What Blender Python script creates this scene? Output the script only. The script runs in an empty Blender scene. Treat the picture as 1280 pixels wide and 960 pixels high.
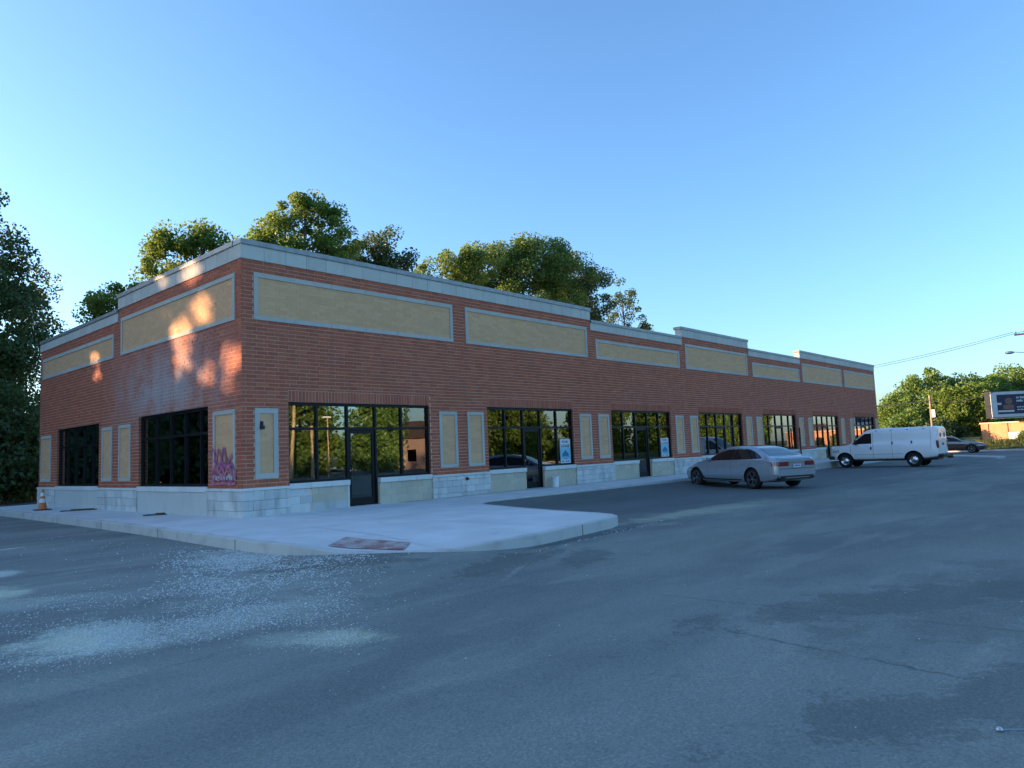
import bpy, bmesh, math, random
import numpy as np
from mathutils import Vector, Matrix
from mathutils.geometry import delaunay_2d_cdt

S = bpy.context.scene
COL = S.collection
R = math.radians
random.seed(7)

# ---------------------------------------------------------------- camera
FW = Vector((0.74041, 0.66576, 0.09257)); RT = Vector((0.67091, -0.74038, -0.04141)); UP = Vector((-0.04097, -0.09276, 0.99484))
cd = bpy.data.cameras.new('camera')
cam = bpy.data.objects.new('camera', cd); COL.objects.link(cam)
M = Matrix((RT, UP, -FW)).transposed().to_4x4()
M.translation = Vector((-8.79, -16.93, 1.484))
cam.matrix_world = M
cd.sensor_width = 36.0; cd.lens = 902.8 / 1280 * 36
cd.clip_start = 0.05; cd.clip_end = 4000
S.camera = cam

# ---------------------------------------------------------------- light
SUN_AZ, SUN_EL = 124.0, 9.0           # direction towards the sun, degrees counter-clockwise from +X
w = bpy.data.worlds.new('World'); S.world = w; w.use_nodes = True
nt = w.node_tree; bg = nt.nodes['Background']
sky = nt.nodes.new('ShaderNodeTexSky'); sky.sky_type = 'NISHITA'; sky.sun_disc = False
sky.sun_elevation = R(SUN_EL); sky.sun_rotation = R(90 - SUN_AZ)
sky.air_density = 1.0; sky.dust_density = 1.4; sky.ozone_density = 3.9; sky.altitude = 150
nt.links.new(sky.outputs[0], bg.inputs['Color'])
bg.inputs['Strength'].default_value = 0.14
sl = bpy.data.lights.new('sun', 'SUN'); sl.energy = 5.0; sl.angle = R(0.53); sl.color = (1.0, 0.62, 0.34)
so = bpy.data.objects.new('sun', sl); COL.objects.link(so)
SUND = Vector((math.cos(R(SUN_AZ)) * math.cos(R(SUN_EL)), math.sin(R(SUN_AZ)) * math.cos(R(SUN_EL)), math.sin(R(SUN_EL))))
so.rotation_euler = SUND.to_track_quat('Z', 'Y').to_euler()
so.location = (-30, 20, 30)
S.view_settings.view_transform = 'Standard'; S.view_settings.look = 'None'
S.view_settings.exposure = 1.85; S.view_settings.gamma = 1.0
S.render.engine = 'CYCLES'
S.cycles.max_bounces = 6; S.cycles.transparent_max_bounces = 12; S.cycles.diffuse_bounces = 3; S.cycles.glossy_bounces = 3
S.cycles.caustics_reflective = False; S.cycles.caustics_refractive = False

# ---------------------------------------------------------------- object helpers
def tag(o, label=None, cat=None, group=None, kind=None):
    if label: o['label'] = label
    if cat: o['category'] = cat
    if group: o['group'] = group
    if kind: o['kind'] = kind
    return o

def empty(name, loc=(0, 0, 0), rz=0.0):
    o = bpy.data.objects.new(name, None); COL.objects.link(o)
    o.location = loc; o.rotation_euler = (0, 0, rz); o.empty_display_size = 0.3
    return o

def link(name, me, parent=None, loc=None):
    o = bpy.data.objects.new(name, me); COL.objects.link(o)
    if parent: o.parent = parent
    if loc is not None: o.location = loc
    return o

def copy_tree(o, parent=None):
    c = o.copy(); COL.objects.link(c)
    if parent: c.parent = parent
    for ch in o.children: copy_tree(ch, c)
    return c

class MB:
    """collects shapes, built as one mesh object"""
    def __init__(s): s.v = []; s.f = []; s.m = []; s.cur = 0
    def mesh(s, vs, fs):
        n = len(s.v); s.v += [tuple(x) for x in vs]
        for f in fs: s.f.append([i + n for i in f]); s.m.append(s.cur)
        return s
    def hexa(s, P, skip=()):
        F = [(0, 3, 2, 1), (4, 5, 6, 7), (0, 1, 5, 4), (1, 2, 6, 5), (2, 3, 7, 6), (3, 0, 4, 7)]
        return s.mesh(P, [f for i, f in enumerate(F) if i not in skip])
    def box(s, x0, x1, y0, y1, z0, z1):
        return s.hexa([(x0, y0, z0), (x1, y0, z0), (x1, y1, z0), (x0, y1, z0), (x0, y0, z1), (x1, y0, z1), (x1, y1, z1), (x0, y1, z1)])
    def prism(s, pts, z0, z1):
        n = len(pts)
        vs = [(p[0], p[1], z0) for p in pts] + [(p[0], p[1], z1) for p in pts]
        fs = [list(range(n))[::-1], list(range(n, 2 * n))] + [(i, (i + 1) % n, n + (i + 1) % n, n + i) for i in range(n)]
        return s.mesh(vs, fs)
    def tube(s, pts, rads, n=8, cap=True):
        pts = [Vector(p) for p in pts]
        if not hasattr(rads, '__len__'): rads = [rads] * len(pts)
        base = len(s.v); vs = []; fs = []
        for i, p in enumerate(pts):
            d = (pts[min(i + 1, len(pts) - 1)] - pts[max(i - 1, 0)]).normalized()
            a = d.cross(Vector((0, 0, 1)))
            if a.length < 1e-3: a = d.cross(Vector((1, 0, 0)))
            a.normalize(); b = d.cross(a)
            for k in range(n):
                t = 2 * math.pi * k / n
                vs.append(p + (a * math.cos(t) + b * math.sin(t)) * rads[i])
        for i in range(len(pts) - 1):
            for k in range(n):
                fs.append((i * n + k, i * n + (k + 1) % n, (i + 1) * n + (k + 1) % n, (i + 1) * n + k))
        if cap: fs += [list(range(n))[::-1], list(range((len(pts) - 1) * n, len(pts) * n))]
        return s.mesh(vs, fs)
    def lathe(s, prof, n=24, mat=None, close=False):
        """prof: (radius, height) revolved about Z, then moved by mat"""
        vs = []; fs = []
        for r, z in prof:
            for k in range(n):
                t = 2 * math.pi * k / n; v = Vector((r * math.cos(t), r * math.sin(t), z))
                vs.append(mat @ v if mat else v)
        m = len(prof)
        for i in range(m - 1 + (1 if close else 0)):
            j = (i + 1) % m
            for k in range(n):
                fs.append((i * n + k, i * n + (k + 1) % n, j * n + (k + 1) % n, j * n + k))
        if not close:
            if prof[0][0] > 1e-6: fs.append(list(range(n))[::-1])
            if prof[-1][0] > 1e-6: fs.append(list(range((m - 1) * n, m * n)))
        return s.mesh(vs, fs)
    def data(s, name, mats, smooth=None, bevel=0):
        me = bpy.data.meshes.new(name)
        me.from_pydata(s.v, [], s.f)
        if not isinstance(mats, (list, tuple)): mats = [mats]
        for m in mats: me.materials.append(m)
        me.polygons.foreach_set('material_index', s.m)
        bm = bmesh.new(); bm.from_mesh(me)
        if smooth: bmesh.ops.remove_doubles(bm, verts=bm.verts, dist=1e-5)
        bmesh.ops.recalc_face_normals(bm, faces=bm.faces)
        if bevel: bmesh.ops.bevel(bm, geom=[e for e in bm.edges if e.calc_face_angle(0) > 0.6], offset=bevel, segments=1, affect='EDGES', profile=0.5)
        bm.to_mesh(me); bm.free()
        if smooth:
            me.polygons.foreach_set('use_smooth', [True] * len(me.polygons))
            me.set_sharp_from_angle(angle=R(smooth))
        me.update()
        return me
    def build(s, name, mats, parent=None, smooth=None, bevel=0, loc=None):
        return link(name, s.data(name, mats, smooth, bevel), parent, loc)

# ---------------------------------------------------------------- materials
class NT:
    def __init__(s, name):
        s.m = bpy.data.materials.new(name); s.m.use_nodes = True
        s.t = s.m.node_tree; s.b = s.t.nodes['Principled BSDF']; s.o = s.t.nodes['Material Output']
    def n(s, typ, **kw):
        x = s.t.nodes.new(typ)
        for k, v in kw.items():
            if k.startswith('i_'):
                key = k[2:]; x.inputs[int(key) if key.isdigit() else key].default_value = v
            else: setattr(x, k, v)
        return x
    def l(s, a, b): s.t.links.new(a, b)
    def math(s, op, a, b=None, c=None, clamp=False):
        x = s.n('ShaderNodeMath', operation=op, use_clamp=clamp)
        for i, v in enumerate((a, b, c)):
            if v is None: continue
            if isinstance(v, (int, float)): x.inputs[i].default_value = v
            else: s.l(v, x.inputs[i])
        return x.outputs[0]
    def mix(s, fac, a, b, blend='MIX'):
        x = s.n('ShaderNodeMix', data_type='RGBA', blend_type=blend)
        for k, v in ((0, fac), (6, a), (7, b)):
            if isinstance(v, (int, float)): x.inputs[k].default_value = v
            elif isinstance(v, tuple): x.inputs[k].default_value = v if len(v) == 4 else v + (1,)
            else: s.l(v, x.inputs[k])
        return x.outputs[2]
    def noise(s, scale, detail=4, rough=0.55, vec=None, stretch=None, rot=None):
        x = s.n('ShaderNodeTexNoise'); x.inputs['Scale'].default_value = scale
        x.inputs['Detail'].default_value = detail; x.inputs['Roughness'].default_value = rough
        v = vec if vec is not None else s.pos()
        if stretch or rot:
            mp = s.n('ShaderNodeMapping'); s.l(v, mp.inputs[0])
            if stretch: mp.inputs['Scale'].default_value = stretch
            if rot: mp.inputs['Rotation'].default_value = rot
            v = mp.outputs[0]
        s.l(v, x.inputs['Vector'])
        return x.outputs['Fac']
    def pos(s): return s.n('ShaderNodeNewGeometry').outputs['Position']
    def ramp(s, fac, lo, hi, a=0.0, b=1.0):
        x = s.n('ShaderNodeMapRange', interpolation_type='SMOOTHSTEP', clamp=True)
        s.l(fac, x.inputs[0])
        for i, v in enumerate((lo, hi, a, b)): x.inputs[i + 1].default_value = v
        return x.outputs[0]
    def bump(s, h, strength, dist=0.02):
        x = s.n('ShaderNodeBump'); x.inputs['Strength'].default_value = strength; x.inputs['Distance'].default_value = dist
        s.l(h, x.inputs['Height']); s.l(x.outputs[0], s.b.inputs['Normal'])
    def rnd(s):
        a = s.n('ShaderNodeObjectInfo').outputs['Random']; b = s.n('ShaderNodeNewGeometry').outputs['Random Per Island']
        return s.math('FRACT', s.math('ADD', a, b))
    def xyz(s):
        x = s.n('ShaderNodeSeparateXYZ'); s.l(s.pos(), x.inputs[0]); return x.outputs

def simple(name, col, rough=0.6, metal=0.0, var=0.15, scale=6.0, bump=0.0, bscale=60, coat=0.0, spec=0.5):
    q = NT(name); b = q.b
    f = q.noise(scale, 5)
    c0 = tuple(max(0, x * (1 - var)) for x in col); c1 = tuple(min(1, x * (1 + var)) for x in col)
    q.l(q.mix(q.ramp(f, 0.3, 0.7), c0, c1), b.inputs['Base Color'])
    b.inputs['Roughness'].default_value = rough; b.inputs['Metallic'].default_value = metal
    b.inputs['Specular IOR Level'].default_value = spec
    if coat: b.inputs['Coat Weight'].default_value = coat; b.inputs['Coat Roughness'].default_value = 0.04
    if bump: q.bump(q.noise(bscale, 3), bump)
    return q.m

def brick_mat():
    q = NT('red_brick'); r = q.rnd()
    c = q.mix(r, (0.44, 0.110, 0.056), (0.56, 0.165, 0.085))
    w = q.n('ShaderNodeTexWhiteNoise', noise_dimensions='1D'); q.l(r, w.inputs['W'])
    c = q.mix(q.math('MULTIPLY', w.outputs['Value'], 0.5), c, (0.30, 0.080, 0.052))
    c = q.mix(q.ramp(q.noise(0.45, 4), 0.35, 0.75, 0, 0.35), c, (0.38, 0.125, 0.08))
    X = q.xyz()
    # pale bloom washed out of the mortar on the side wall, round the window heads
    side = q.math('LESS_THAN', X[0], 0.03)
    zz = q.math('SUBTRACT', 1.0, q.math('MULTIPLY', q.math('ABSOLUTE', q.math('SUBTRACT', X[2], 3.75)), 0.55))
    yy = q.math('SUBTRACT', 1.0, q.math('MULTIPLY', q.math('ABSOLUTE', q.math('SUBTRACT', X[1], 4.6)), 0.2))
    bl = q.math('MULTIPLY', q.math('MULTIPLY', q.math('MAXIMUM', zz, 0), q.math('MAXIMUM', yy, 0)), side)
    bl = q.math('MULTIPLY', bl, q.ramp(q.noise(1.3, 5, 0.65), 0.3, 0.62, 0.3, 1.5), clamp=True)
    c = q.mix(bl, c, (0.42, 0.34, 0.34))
    c = q.mix(q.ramp(q.noise(1.1, 5, 0.65, stretch=(2.2, 2.2, 0.25)), 0.5, 0.75, 0, 0.45), c, (0.25, 0.085, 0.06))
    c = q.mix(q.ramp(q.noise(70, 3), 0.4, 0.75, 0, 0.4), c, (0.24, 0.08, 0.065))
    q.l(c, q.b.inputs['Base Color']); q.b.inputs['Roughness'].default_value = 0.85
    q.b.inputs['Specular IOR Level'].default_value = 0.25
    q.bump(q.noise(120, 3), 0.35, 0.006)
    return q.m

def tan_mat(name='tan_brick', a=(0.64, 0.365, 0.19), b=(0.72, 0.425, 0.23)):
    q = NT(name); r = q.rnd()
    c = q.mix(r, a, b)
    c = q.mix(q.ramp(q.noise(0.7, 4), 0.35, 0.7, 0, 0.3), c, (0.56, 0.35, 0.20))
    q.l(c, q.b.inputs['Base Color']); q.b.inputs['Roughness'].default_value = 0.85; q.b.inputs['Specular IOR Level'].default_value = 0.25
    q.bump(q.noise(90, 3), 0.3, 0.006)
    return q.m

def stone_mat(name, a, b, stain=(0.2, 0.2, 0.19), amount=0.5, streak=True):
    q = NT(name); r = q.rnd()
    c = q.mix(r, a, b)
    s1 = q.noise(2.2, 5, 0.6, stretch=(1.6, 1.6, 0.5) if streak else None)
    c = q.mix(q.ramp(s1, 0.45, 0.75, 0, amount), c, stain)
    c = q.mix(q.ramp(q.noise(40, 3), 0.4, 0.7, 0, 0.2), c, tuple(x * 0.8 for x in a))
    q.l(c, q.b.inputs['Base Color']); q.b.inputs['Roughness'].default_value = 0.85; q.b.inputs['Specular IOR Level'].default_value = 0.25
    q.bump(q.noise(70, 4), 0.3, 0.008)
    return q.m

def leaf_mat(name, a, b, trans=0.35):
    q = NT(name); r = q.rnd()
    c = q.mix(r, a, b)
    q.l(c, q.b.inputs['Base Color']); q.b.inputs['Roughness'].default_value = 0.5
    q.b.inputs['Specular IOR Level'].default_value = 0.35
    tr = q.n('ShaderNodeBsdfTranslucent'); q.l(q.mix(0.5, c, (0.20, 0.26, 0.03)), tr.inputs['Color'])
    mx = q.n('ShaderNodeMixShader'); mx.inputs[0].default_value = trans
    q.l(q.b.outputs[0], mx.inputs[1]); q.l(tr.outputs[0], mx.inputs[2]); q.l(mx.outputs[0], q.o.inputs['Surface'])
    return q.m

def glass_mat(name, tint=(0.62, 0.72, 0.70), ior=1.55):
    q = NT(name)
    g = q.n('ShaderNodeBsdfGlossy'); g.inputs['Roughness'].default_value = 0.0; g.inputs['Color'].default_value = (0.95, 0.97, 1, 1)
    t = q.n('ShaderNodeBsdfTransparent'); t.inputs['Color'].default_value = tint + (1,)
    f = q.n('ShaderNodeFresnel'); f.inputs['IOR'].default_value = ior
    bp = q.n('ShaderNodeBump'); bp.inputs['Strength'].default_value = 0.02; bp.inputs['Distance'].default_value = 0.05
    q.l(q.noise(0.9, 2), bp.inputs['Height']); q.l(bp.outputs[0], g.inputs['Normal'])
    fac = q.math('ADD', q.math('MULTIPLY', f.outputs[0], 2.2), 0.03, clamp=True)
    mx = q.n('ShaderNodeMixShader'); q.l(fac, mx.inputs[0]); q.l(t.outputs[0], mx.inputs[1]); q.l(g.outputs[0], mx.inputs[2])
    q.l(mx.outputs[0], q.o.inputs['Surface'])
    return q.m

MAT = {}
MAT['brick'] = brick_mat()
MAT['mortar'] = simple('mortar', (0.70, 0.51, 0.37), 0.9, var=0.12, scale=3, bump=0.2, bscale=150, spec=0.2)
MAT['tan'] = tan_mat()
MAT['tanmortar'] = simple('tan_mortar', (0.66, 0.44, 0.26), 0.9, spec=0.2)
MAT['precast'] = stone_mat('precast_stone', (0.50, 0.485, 0.43), (0.57, 0.55, 0.485), (0.34, 0.33, 0.30), 0.35)
MAT['frame'] = stone_mat('frame_stone', (0.45, 0.435, 0.385), (0.51, 0.49, 0.435), (0.35, 0.34, 0.31), 0.4)
MAT['sill'] = stone_mat('sill_stone', (0.621, 0.632, 0.609), (0.713, 0.713, 0.678), (0.460, 0.471, 0.448), 0.3)
MAT['block'] = stone_mat('base_stone', (0.504, 0.518, 0.504), (0.658, 0.672, 0.644), (0.280, 0.287, 0.266), 0.65)
MAT['render'] = stone_mat('render_coat', (0.560, 0.574, 0.546), (0.560, 0.574, 0.546), (0.462, 0.469, 0.434), 0.5)
MAT['tanblock'] = stone_mat('tan_block_stone', (0.490, 0.448, 0.343), (0.574, 0.525, 0.406), (0.420, 0.392, 0.322), 0.4)
MAT['metalcap'] = simple('cap_metal', (0.27, 0.28, 0.28), 0.5, 0.3, spec=0.4)
MAT['caulk'] = simple('joint_sealant', (0.06, 0.065, 0.07), 0.8)
MAT['alu'] = simple('black_aluminium', (0.006, 0.0065, 0.008), 0.45, 0.0, spec=0.25)
MAT['glass'] = glass_mat('window_glass')
MAT['drywall'] = simple('drywall', (0.42, 0.42, 0.41), 0.9, var=0.1, scale=1.0)
MAT['slab'] = simple('interior_slab', (0.22, 0.22, 0.21), 0.7, var=0.2, scale=1.0)
MAT['dark'] = simple('dark_ceiling', (0.05, 0.05, 0.05), 0.9)
MAT['roof'] = simple('roof_membrane', (0.3, 0.3, 0.3), 0.9)
MAT['steel'] = simple('steel', (0.5, 0.5, 0.5), 0.35, 0.9)
MAT['rubber'] = simple('rubber', (0.016, 0.016, 0.017), 0.8, spec=0.3)
MAT['blackplastic'] = simple('black_plastic', (0.012, 0.012, 0.013), 0.45)
MAT['white'] = simple('white_plastic', (0.72, 0.73, 0.73), 0.5, var=0.08)
MAT['wood'] = simple('weathered_wood', (0.10, 0.08, 0.06), 0.85, var=0.4, scale=12)
MAT['pole'] = simple('pole_wood', (0.24, 0.19, 0.14), 0.9, var=0.3, scale=4)
MAT['wire'] = simple('cable_rubber', (0.02, 0.02, 0.02), 0.7)
MAT['bark'] = simple('bark', (0.09, 0.07, 0.055), 0.95, var=0.4, scale=5, bump=0.5, bscale=20)
MAT['leafA'] = leaf_mat('leaf_cottonwood', (0.07, 0.15, 0.032), (0.15, 0.25, 0.055))
MAT['leafB'] = leaf_mat('leaf_dark', (0.04, 0.085, 0.03), (0.085, 0.135, 0.05), 0.3)
MAT['leafC'] = leaf_mat('leaf_light', (0.10, 0.185, 0.035), (0.20, 0.30, 0.065), 0.5)
MAT['black'] = simple('black_print', (0.01, 0.01, 0.02), 0.6)

def asphalt_mat():
    q = NT('asphalt'); X = q.xyz()
    c = q.mix(q.ramp(q.noise(0.22, 6, 0.6, stretch=(0.6, 1.5, 1), rot=(0, 0, R(-20))), 0.34, 0.68), (0.209, 0.217, 0.228), (0.354, 0.359, 0.354))
    c = q.mix(q.ramp(q.noise(1.1, 5, 0.6, stretch=(0.35, 1.3, 1), rot=(0, 0, R(12))), 0.48, 0.74, 0, 0.55), c, (0.457, 0.457, 0.434))
    c = q.mix(q.ramp(q.noise(0.6, 6, 0.7), 0.52, 0.75, 0, 0.6), c, (0.187, 0.193, 0.203))
    # newer, darker strip of parking bays in front of the shops
    bay = q.math('MULTIPLY', q.ramp(X[0], 3.9, 4.1), q.ramp(q.math('ADD', X[1], q.math('MULTIPLY', q.noise(1.5, 3), 0.5)), -8.25, -7.95))
    bay = q.math('MULTIPLY', bay, q.ramp(X[0], 33, 46, 1, 0))
    c = q.mix(q.math('MULTIPLY', bay, 0.6), c, (0.187, 0.187, 0.209))
    blobs = [  # x, y, rx, ry, angle, strength, colour: dust and grit lying on the asphalt
        (-6.4, -9.45, 0.80, 0.60, 72, 1.0, (0.78, 0.78, 0.68)), (-6.3, -9.7, 0.45, 0.35, 72, 0.8, (0.80, 0.80, 0.72)),
        (-5.05, -11.42, 0.34, 0.42, 55, 1.0, (0.68, 0.66, 0.52)), (-5.4, -11.05, 0.3, 0.4, 60, 0.5, (0.58, 0.58, 0.52)),
        (-5.3, -9.85, 0.65, 1.35, 72, 0.62, (0.56, 0.57, 0.53)),
        (-4.1, -8.2, 1.7, 1.15, 62, 0.50, (0.50, 0.51, 0.49)),
        (-2.75, -5.15, 1.55, 0.85, 63, 0.75, (0.62, 0.63, 0.60)),
        (-5.8, -3.5, 0.55, 0.32, 60, 1.0, (0.66, 0.68, 0.66)), (-6.3, -5.7, 0.75, 0.42, 72, 1.0, (0.72, 0.71, 0.60)),
        (-6.2, -6.8, 0.55, 0.75, 72, 0.7, (0.54, 0.55, 0.52)), (-5.5, -7.6, 0.9, 0.6, 60, 0.35, (0.44, 0.45, 0.43)),
        (-4.7, 0.75, 0.55, 0.10, 20, 1.0, (0.72, 0.73, 0.70)),
        (-7.0, -10.8, 0.3, 0.8, 72, 0.45, (0.45, 0.45, 0.42)),
        (-2.6, -7.9, 0.85, 1.1, 60, -0.55, (0.10, 0.10, 0.105)),
        (1.4, -9.28, 2.1, 0.10, 4, -0.6, (0.10, 0.10, 0.105)),
        (7.0, -8.75, 3.9, 0.62, -3, 1.0, (0.56, 0.54, 0.44)),
        (11.5, -10.0, 3.6, 0.8, 15, 0.45, (0.34, 0.34, 0.31)),
        (4.0, -9.4, 0.5, 0.3, -10, 0.7, (0.44, 0.42, 0.36)),
        (1.6, -11.6, 4.0, 0.8, 8, 0.5, (0.32, 0.32, 0.30)),
        (-0.1, -9.75, 0.9, 0.07, 14, 0.9, (0.44, 0.44, 0.40)),
        (-1.5, -10.4, 0.7, 0.06, 28, 0.8, (0.40, 0.40, 0.37)),
        (9.0, -13.0, 6.0, 1.0, -12, 0.4, (0.32, 0.32, 0.30)),
        (2.5, -14.5, 3.5, 0.6, -25, 0.4, (0.31, 0.31, 0.29)),
        (24.0, -12.0, 9.0, 0.8, 6, 0.4, (0.32, 0.32, 0.30)),
        (-1.2, -9.95, 1.3, 0.42, 12, -0.5, (0.10, 0.10, 0.105)),
        (-0.3, -10.6, 0.95, 0.34, 25, -0.5, (0.10, 0.10, 0.105)),
        (-1.0, -15.0, 2.4, 0.5, -32, -0.35, (0.10, 0.105, 0.11)),
        (-3.0, -16.6, 2.2, 0.6, -35, -0.4, (0.09, 0.095, 0.10)),
        (1.5, -17.0, 5.0, 1.6, -30, -0.3, (0.12, 0.125, 0.13)),
    ]
    edge = q.math('MULTIPLY', q.math('SUBTRACT', q.noise(1.7, 6, 0.7), 0.5), 2.6)
    edge2 = q.math('MULTIPLY', q.math('SUBTRACT', q.noise(14, 3, 0.7), 0.5), 1.2)
    jit = q.math('ADD', edge, edge2)
    for (cx, cy, rx, ry, an, st, col) in blobs:
        ca, sa = math.cos(R(an)), math.sin(R(an))
        dx = q.math('SUBTRACT', X[0], cx); dy = q.math('SUBTRACT', X[1], cy)
        u = q.math('DIVIDE', q.math('ADD', q.math('MULTIPLY', dx, ca), q.math('MULTIPLY', dy, sa)), rx)
        v = q.math('DIVIDE', q.math('SUBTRACT', q.math('MULTIPLY', dy, ca), q.math('MULTIPLY', dx, sa)), ry)
        d = q.math('ADD', q.math('SQRT', q.math('ADD', q.math('MULTIPLY', u, u), q.math('MULTIPLY', v, v))), jit)
        m = q.ramp(d, 1.25 if st > 0 else 1.05, 0.25 if st > 0 else 0.8, 0, abs(st))
        c = q.mix(m, c, col)
    # long hairline cracks
    wob = q.math('MULTIPLY', q.math('SUBTRACT', q.noise(2.2, 6, 0.75), 0.5), 0.34)
    for x0, y0, x1, y1, wd, st in ((-3.05, -13.9, -3.5, -16.4, 0.016, 0.85), (-2.1, -12.6, -1.9, -16.2, 0.02, 0.5), (-2.6, -11.4, -0.2, -11.2, 0.02, 0.5), (3.0, -12.5, 9.0, -14.0, 0.03, 0.5), (-7.6, -11.2, -5.4, -10.9, 0.012, 0.4)):
        ln = math.hypot(x1 - x0, y1 - y0); tx, ty = (x1 - x0) / ln, (y1 - y0) / ln
        dx = q.math('SUBTRACT', X[0], x0); dy = q.math('SUBTRACT', X[1], y0)
        al = q.math('ADD', q.math('MULTIPLY', dx, tx), q.math('MULTIPLY', dy, ty)); ac_ = q.math('SUBTRACT', q.math('MULTIPLY', dy, tx), q.math('MULTIPLY', dx, ty))
        dd = q.math('ABSOLUTE', q.math('ADD', ac_, wob))
        k = q.math('MULTIPLY', q.math('MULTIPLY', q.ramp(dd, wd * 2.4, 0.0, 0, st * 0.8), q.ramp(q.noise(1.9, 4, 0.7), 0.36, 0.6, 0.15, 1.0)), q.math('MULTIPLY', q.ramp(al, 0.0, 0.3), q.ramp(al, ln, ln - 0.3)))
        c = q.mix(k, c, (0.055, 0.057, 0.06))
    g = q.noise(55, 4, 0.75)
    c = q.mix(q.ramp(g, 0.38, 0.68, 0, 0.75), q.mix(0.45, c, (0.06, 0.06, 0.063), 'MIX'), c)
    ag = q.n('ShaderNodeTexVoronoi', feature='F1'); ag.inputs['Scale'].default_value = 62; q.l(q.pos(), ag.inputs['Vector'])
    ac = q.n('ShaderNodeSeparateColor'); q.l(ag.outputs['Color'], ac.inputs[0])
    c = q.mix(1.0, c, q.mix(ac.outputs[0], (0.86, 0.87, 0.87), (1.10, 1.13, 1.08)), 'MULTIPLY')
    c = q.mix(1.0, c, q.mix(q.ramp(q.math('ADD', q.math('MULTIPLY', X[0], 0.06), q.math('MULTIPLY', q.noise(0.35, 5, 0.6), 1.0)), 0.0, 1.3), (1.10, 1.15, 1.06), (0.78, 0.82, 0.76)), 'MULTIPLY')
    sp = q.n('ShaderNodeTexVoronoi', feature='F1'); sp.inputs['Scale'].default_value = 38; q.l(q.pos(), sp.inputs['Vector'])
    sc = q.n('ShaderNodeSeparateColor'); q.l(sp.outputs['Color'], sc.inputs[0])
    pk = q.math('MULTIPLY', q.math('GREATER_THAN', sc.outputs[0], 0.93), q.ramp(sp.outputs['Distance'], 0.35, 0.2))
    c = q.mix(q.math('MULTIPLY', pk, 0.55), c, (0.35, 0.35, 0.34))
    q.l(c, q.b.inputs['Base Color']); q.b.inputs['Roughness'].default_value = 0.82; q.b.inputs['Specular IOR Level'].default_value = 0.3
    q.bump(q.math('ADD', q.noise(75, 4, 0.7), q.math('MULTIPLY', q.noise(3, 4), 0.6)), 0.6, 0.02)
    return q.m

def concrete_mat():
    q = NT('concrete'); X = q.xyz()
    c = q.mix(q.ramp(q.noise(0.9, 6, 0.6), 0.35, 0.7), (0.611, 0.618, 0.596), (0.720, 0.720, 0.720))
    c = q.mix(q.ramp(q.noise(0.5, 5, 0.65, stretch=(0.5, 2.2, 1), rot=(0, 0, R(30))), 0.5, 0.75, 0, 0.5), c, (0.540, 0.547, 0.525))
    c = q.mix(q.ramp(q.noise(30, 4, 0.7), 0.45, 0.75, 0, 0.25), c, (0.469, 0.476, 0.454))
    c = q.mix(q.ramp(q.noise(1.6, 6, 0.7), 0.56, 0.72, 0, 0.35), c, (0.38, 0.38, 0.36))
    c = q.mix(q.ramp(q.noise(7.0, 5, 0.8), 0.62, 0.74, 0, 0.3), c, (0.34, 0.34, 0.32))
    # dirt gathered against the wall foot
    c = q.mix(q.math('MULTIPLY', q.ramp(q.math('ADD', X[1], q.math('MULTIPLY', q.noise(2.5, 4), 0.7)), -0.25, 0.3), q.math('GREATER_THAN', X[0], 4.8)), c, (0.355, 0.355, 0.327))
    q.l(c, q.b.inputs['Base Color']); q.b.inputs['Roughness'].default_value = 0.85; q.b.inputs['Specular IOR Level'].default_value = 0.3
    q.bump(q.noise(60, 4, 0.7), 0.25, 0.008)
    return q.m

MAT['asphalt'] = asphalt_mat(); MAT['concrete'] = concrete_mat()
MAT['kerb'] = stone_mat('kerb_concrete', (0.490, 0.497, 0.476), (0.602, 0.602, 0.574), (0.336, 0.329, 0.308), 0.6, False)
MAT['street'] = simple('street_asphalt', (0.12, 0.12, 0.12), 0.85, var=0.2, scale=0.5)
MAT['earth'] = simple('earth', (0.07, 0.075, 0.035), 0.95, var=0.35, scale=0.3, spec=0.2)
MAT['grassground'] = simple('grass_ground', (0.055, 0.085, 0.025), 0.95, var=0.35, scale=0.8, spec=0.2)
MAT['grass'] = leaf_mat('grass_blade', (0.05, 0.085, 0.02), (0.10, 0.12, 0.035), 0.3)

# ---------------------------------------------------------------- ground
def smooth01(t): t = max(0.0, min(1.0, t)); return t * t * (3 - 2 * t)
def lot_z(x, y):
    z = -0.07 - 0.075 * smooth01((x - 2) / 16) - 0.09 * smooth01((x - 15) / 25)
    z += 0.17 * smooth01((y + 4.4) / 1.7) * smooth01((x - 4.6) / 1.2) * smooth01((30 - x) / 8)      # rises almost flush to the pavement
    return z + 0.085 * math.exp(-((x + 1.9) ** 2 + (y + 8.3) ** 2) / 3.0)                                  # and at the dropped kerb

def sheet(name, xs, ys, zf, mat):
    m = MB(); nx, ny = len(xs), len(ys)
    m.mesh([(x, y, zf(x, y)) for y in ys for x in xs], [(j * nx + i, j * nx + i + 1, (j + 1) * nx + i + 1, (j + 1) * nx + i) for j in range(ny - 1) for i in range(nx - 1)])
    o = m.build(name, mat, smooth=180); tag(o, kind='structure'); return o

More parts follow.
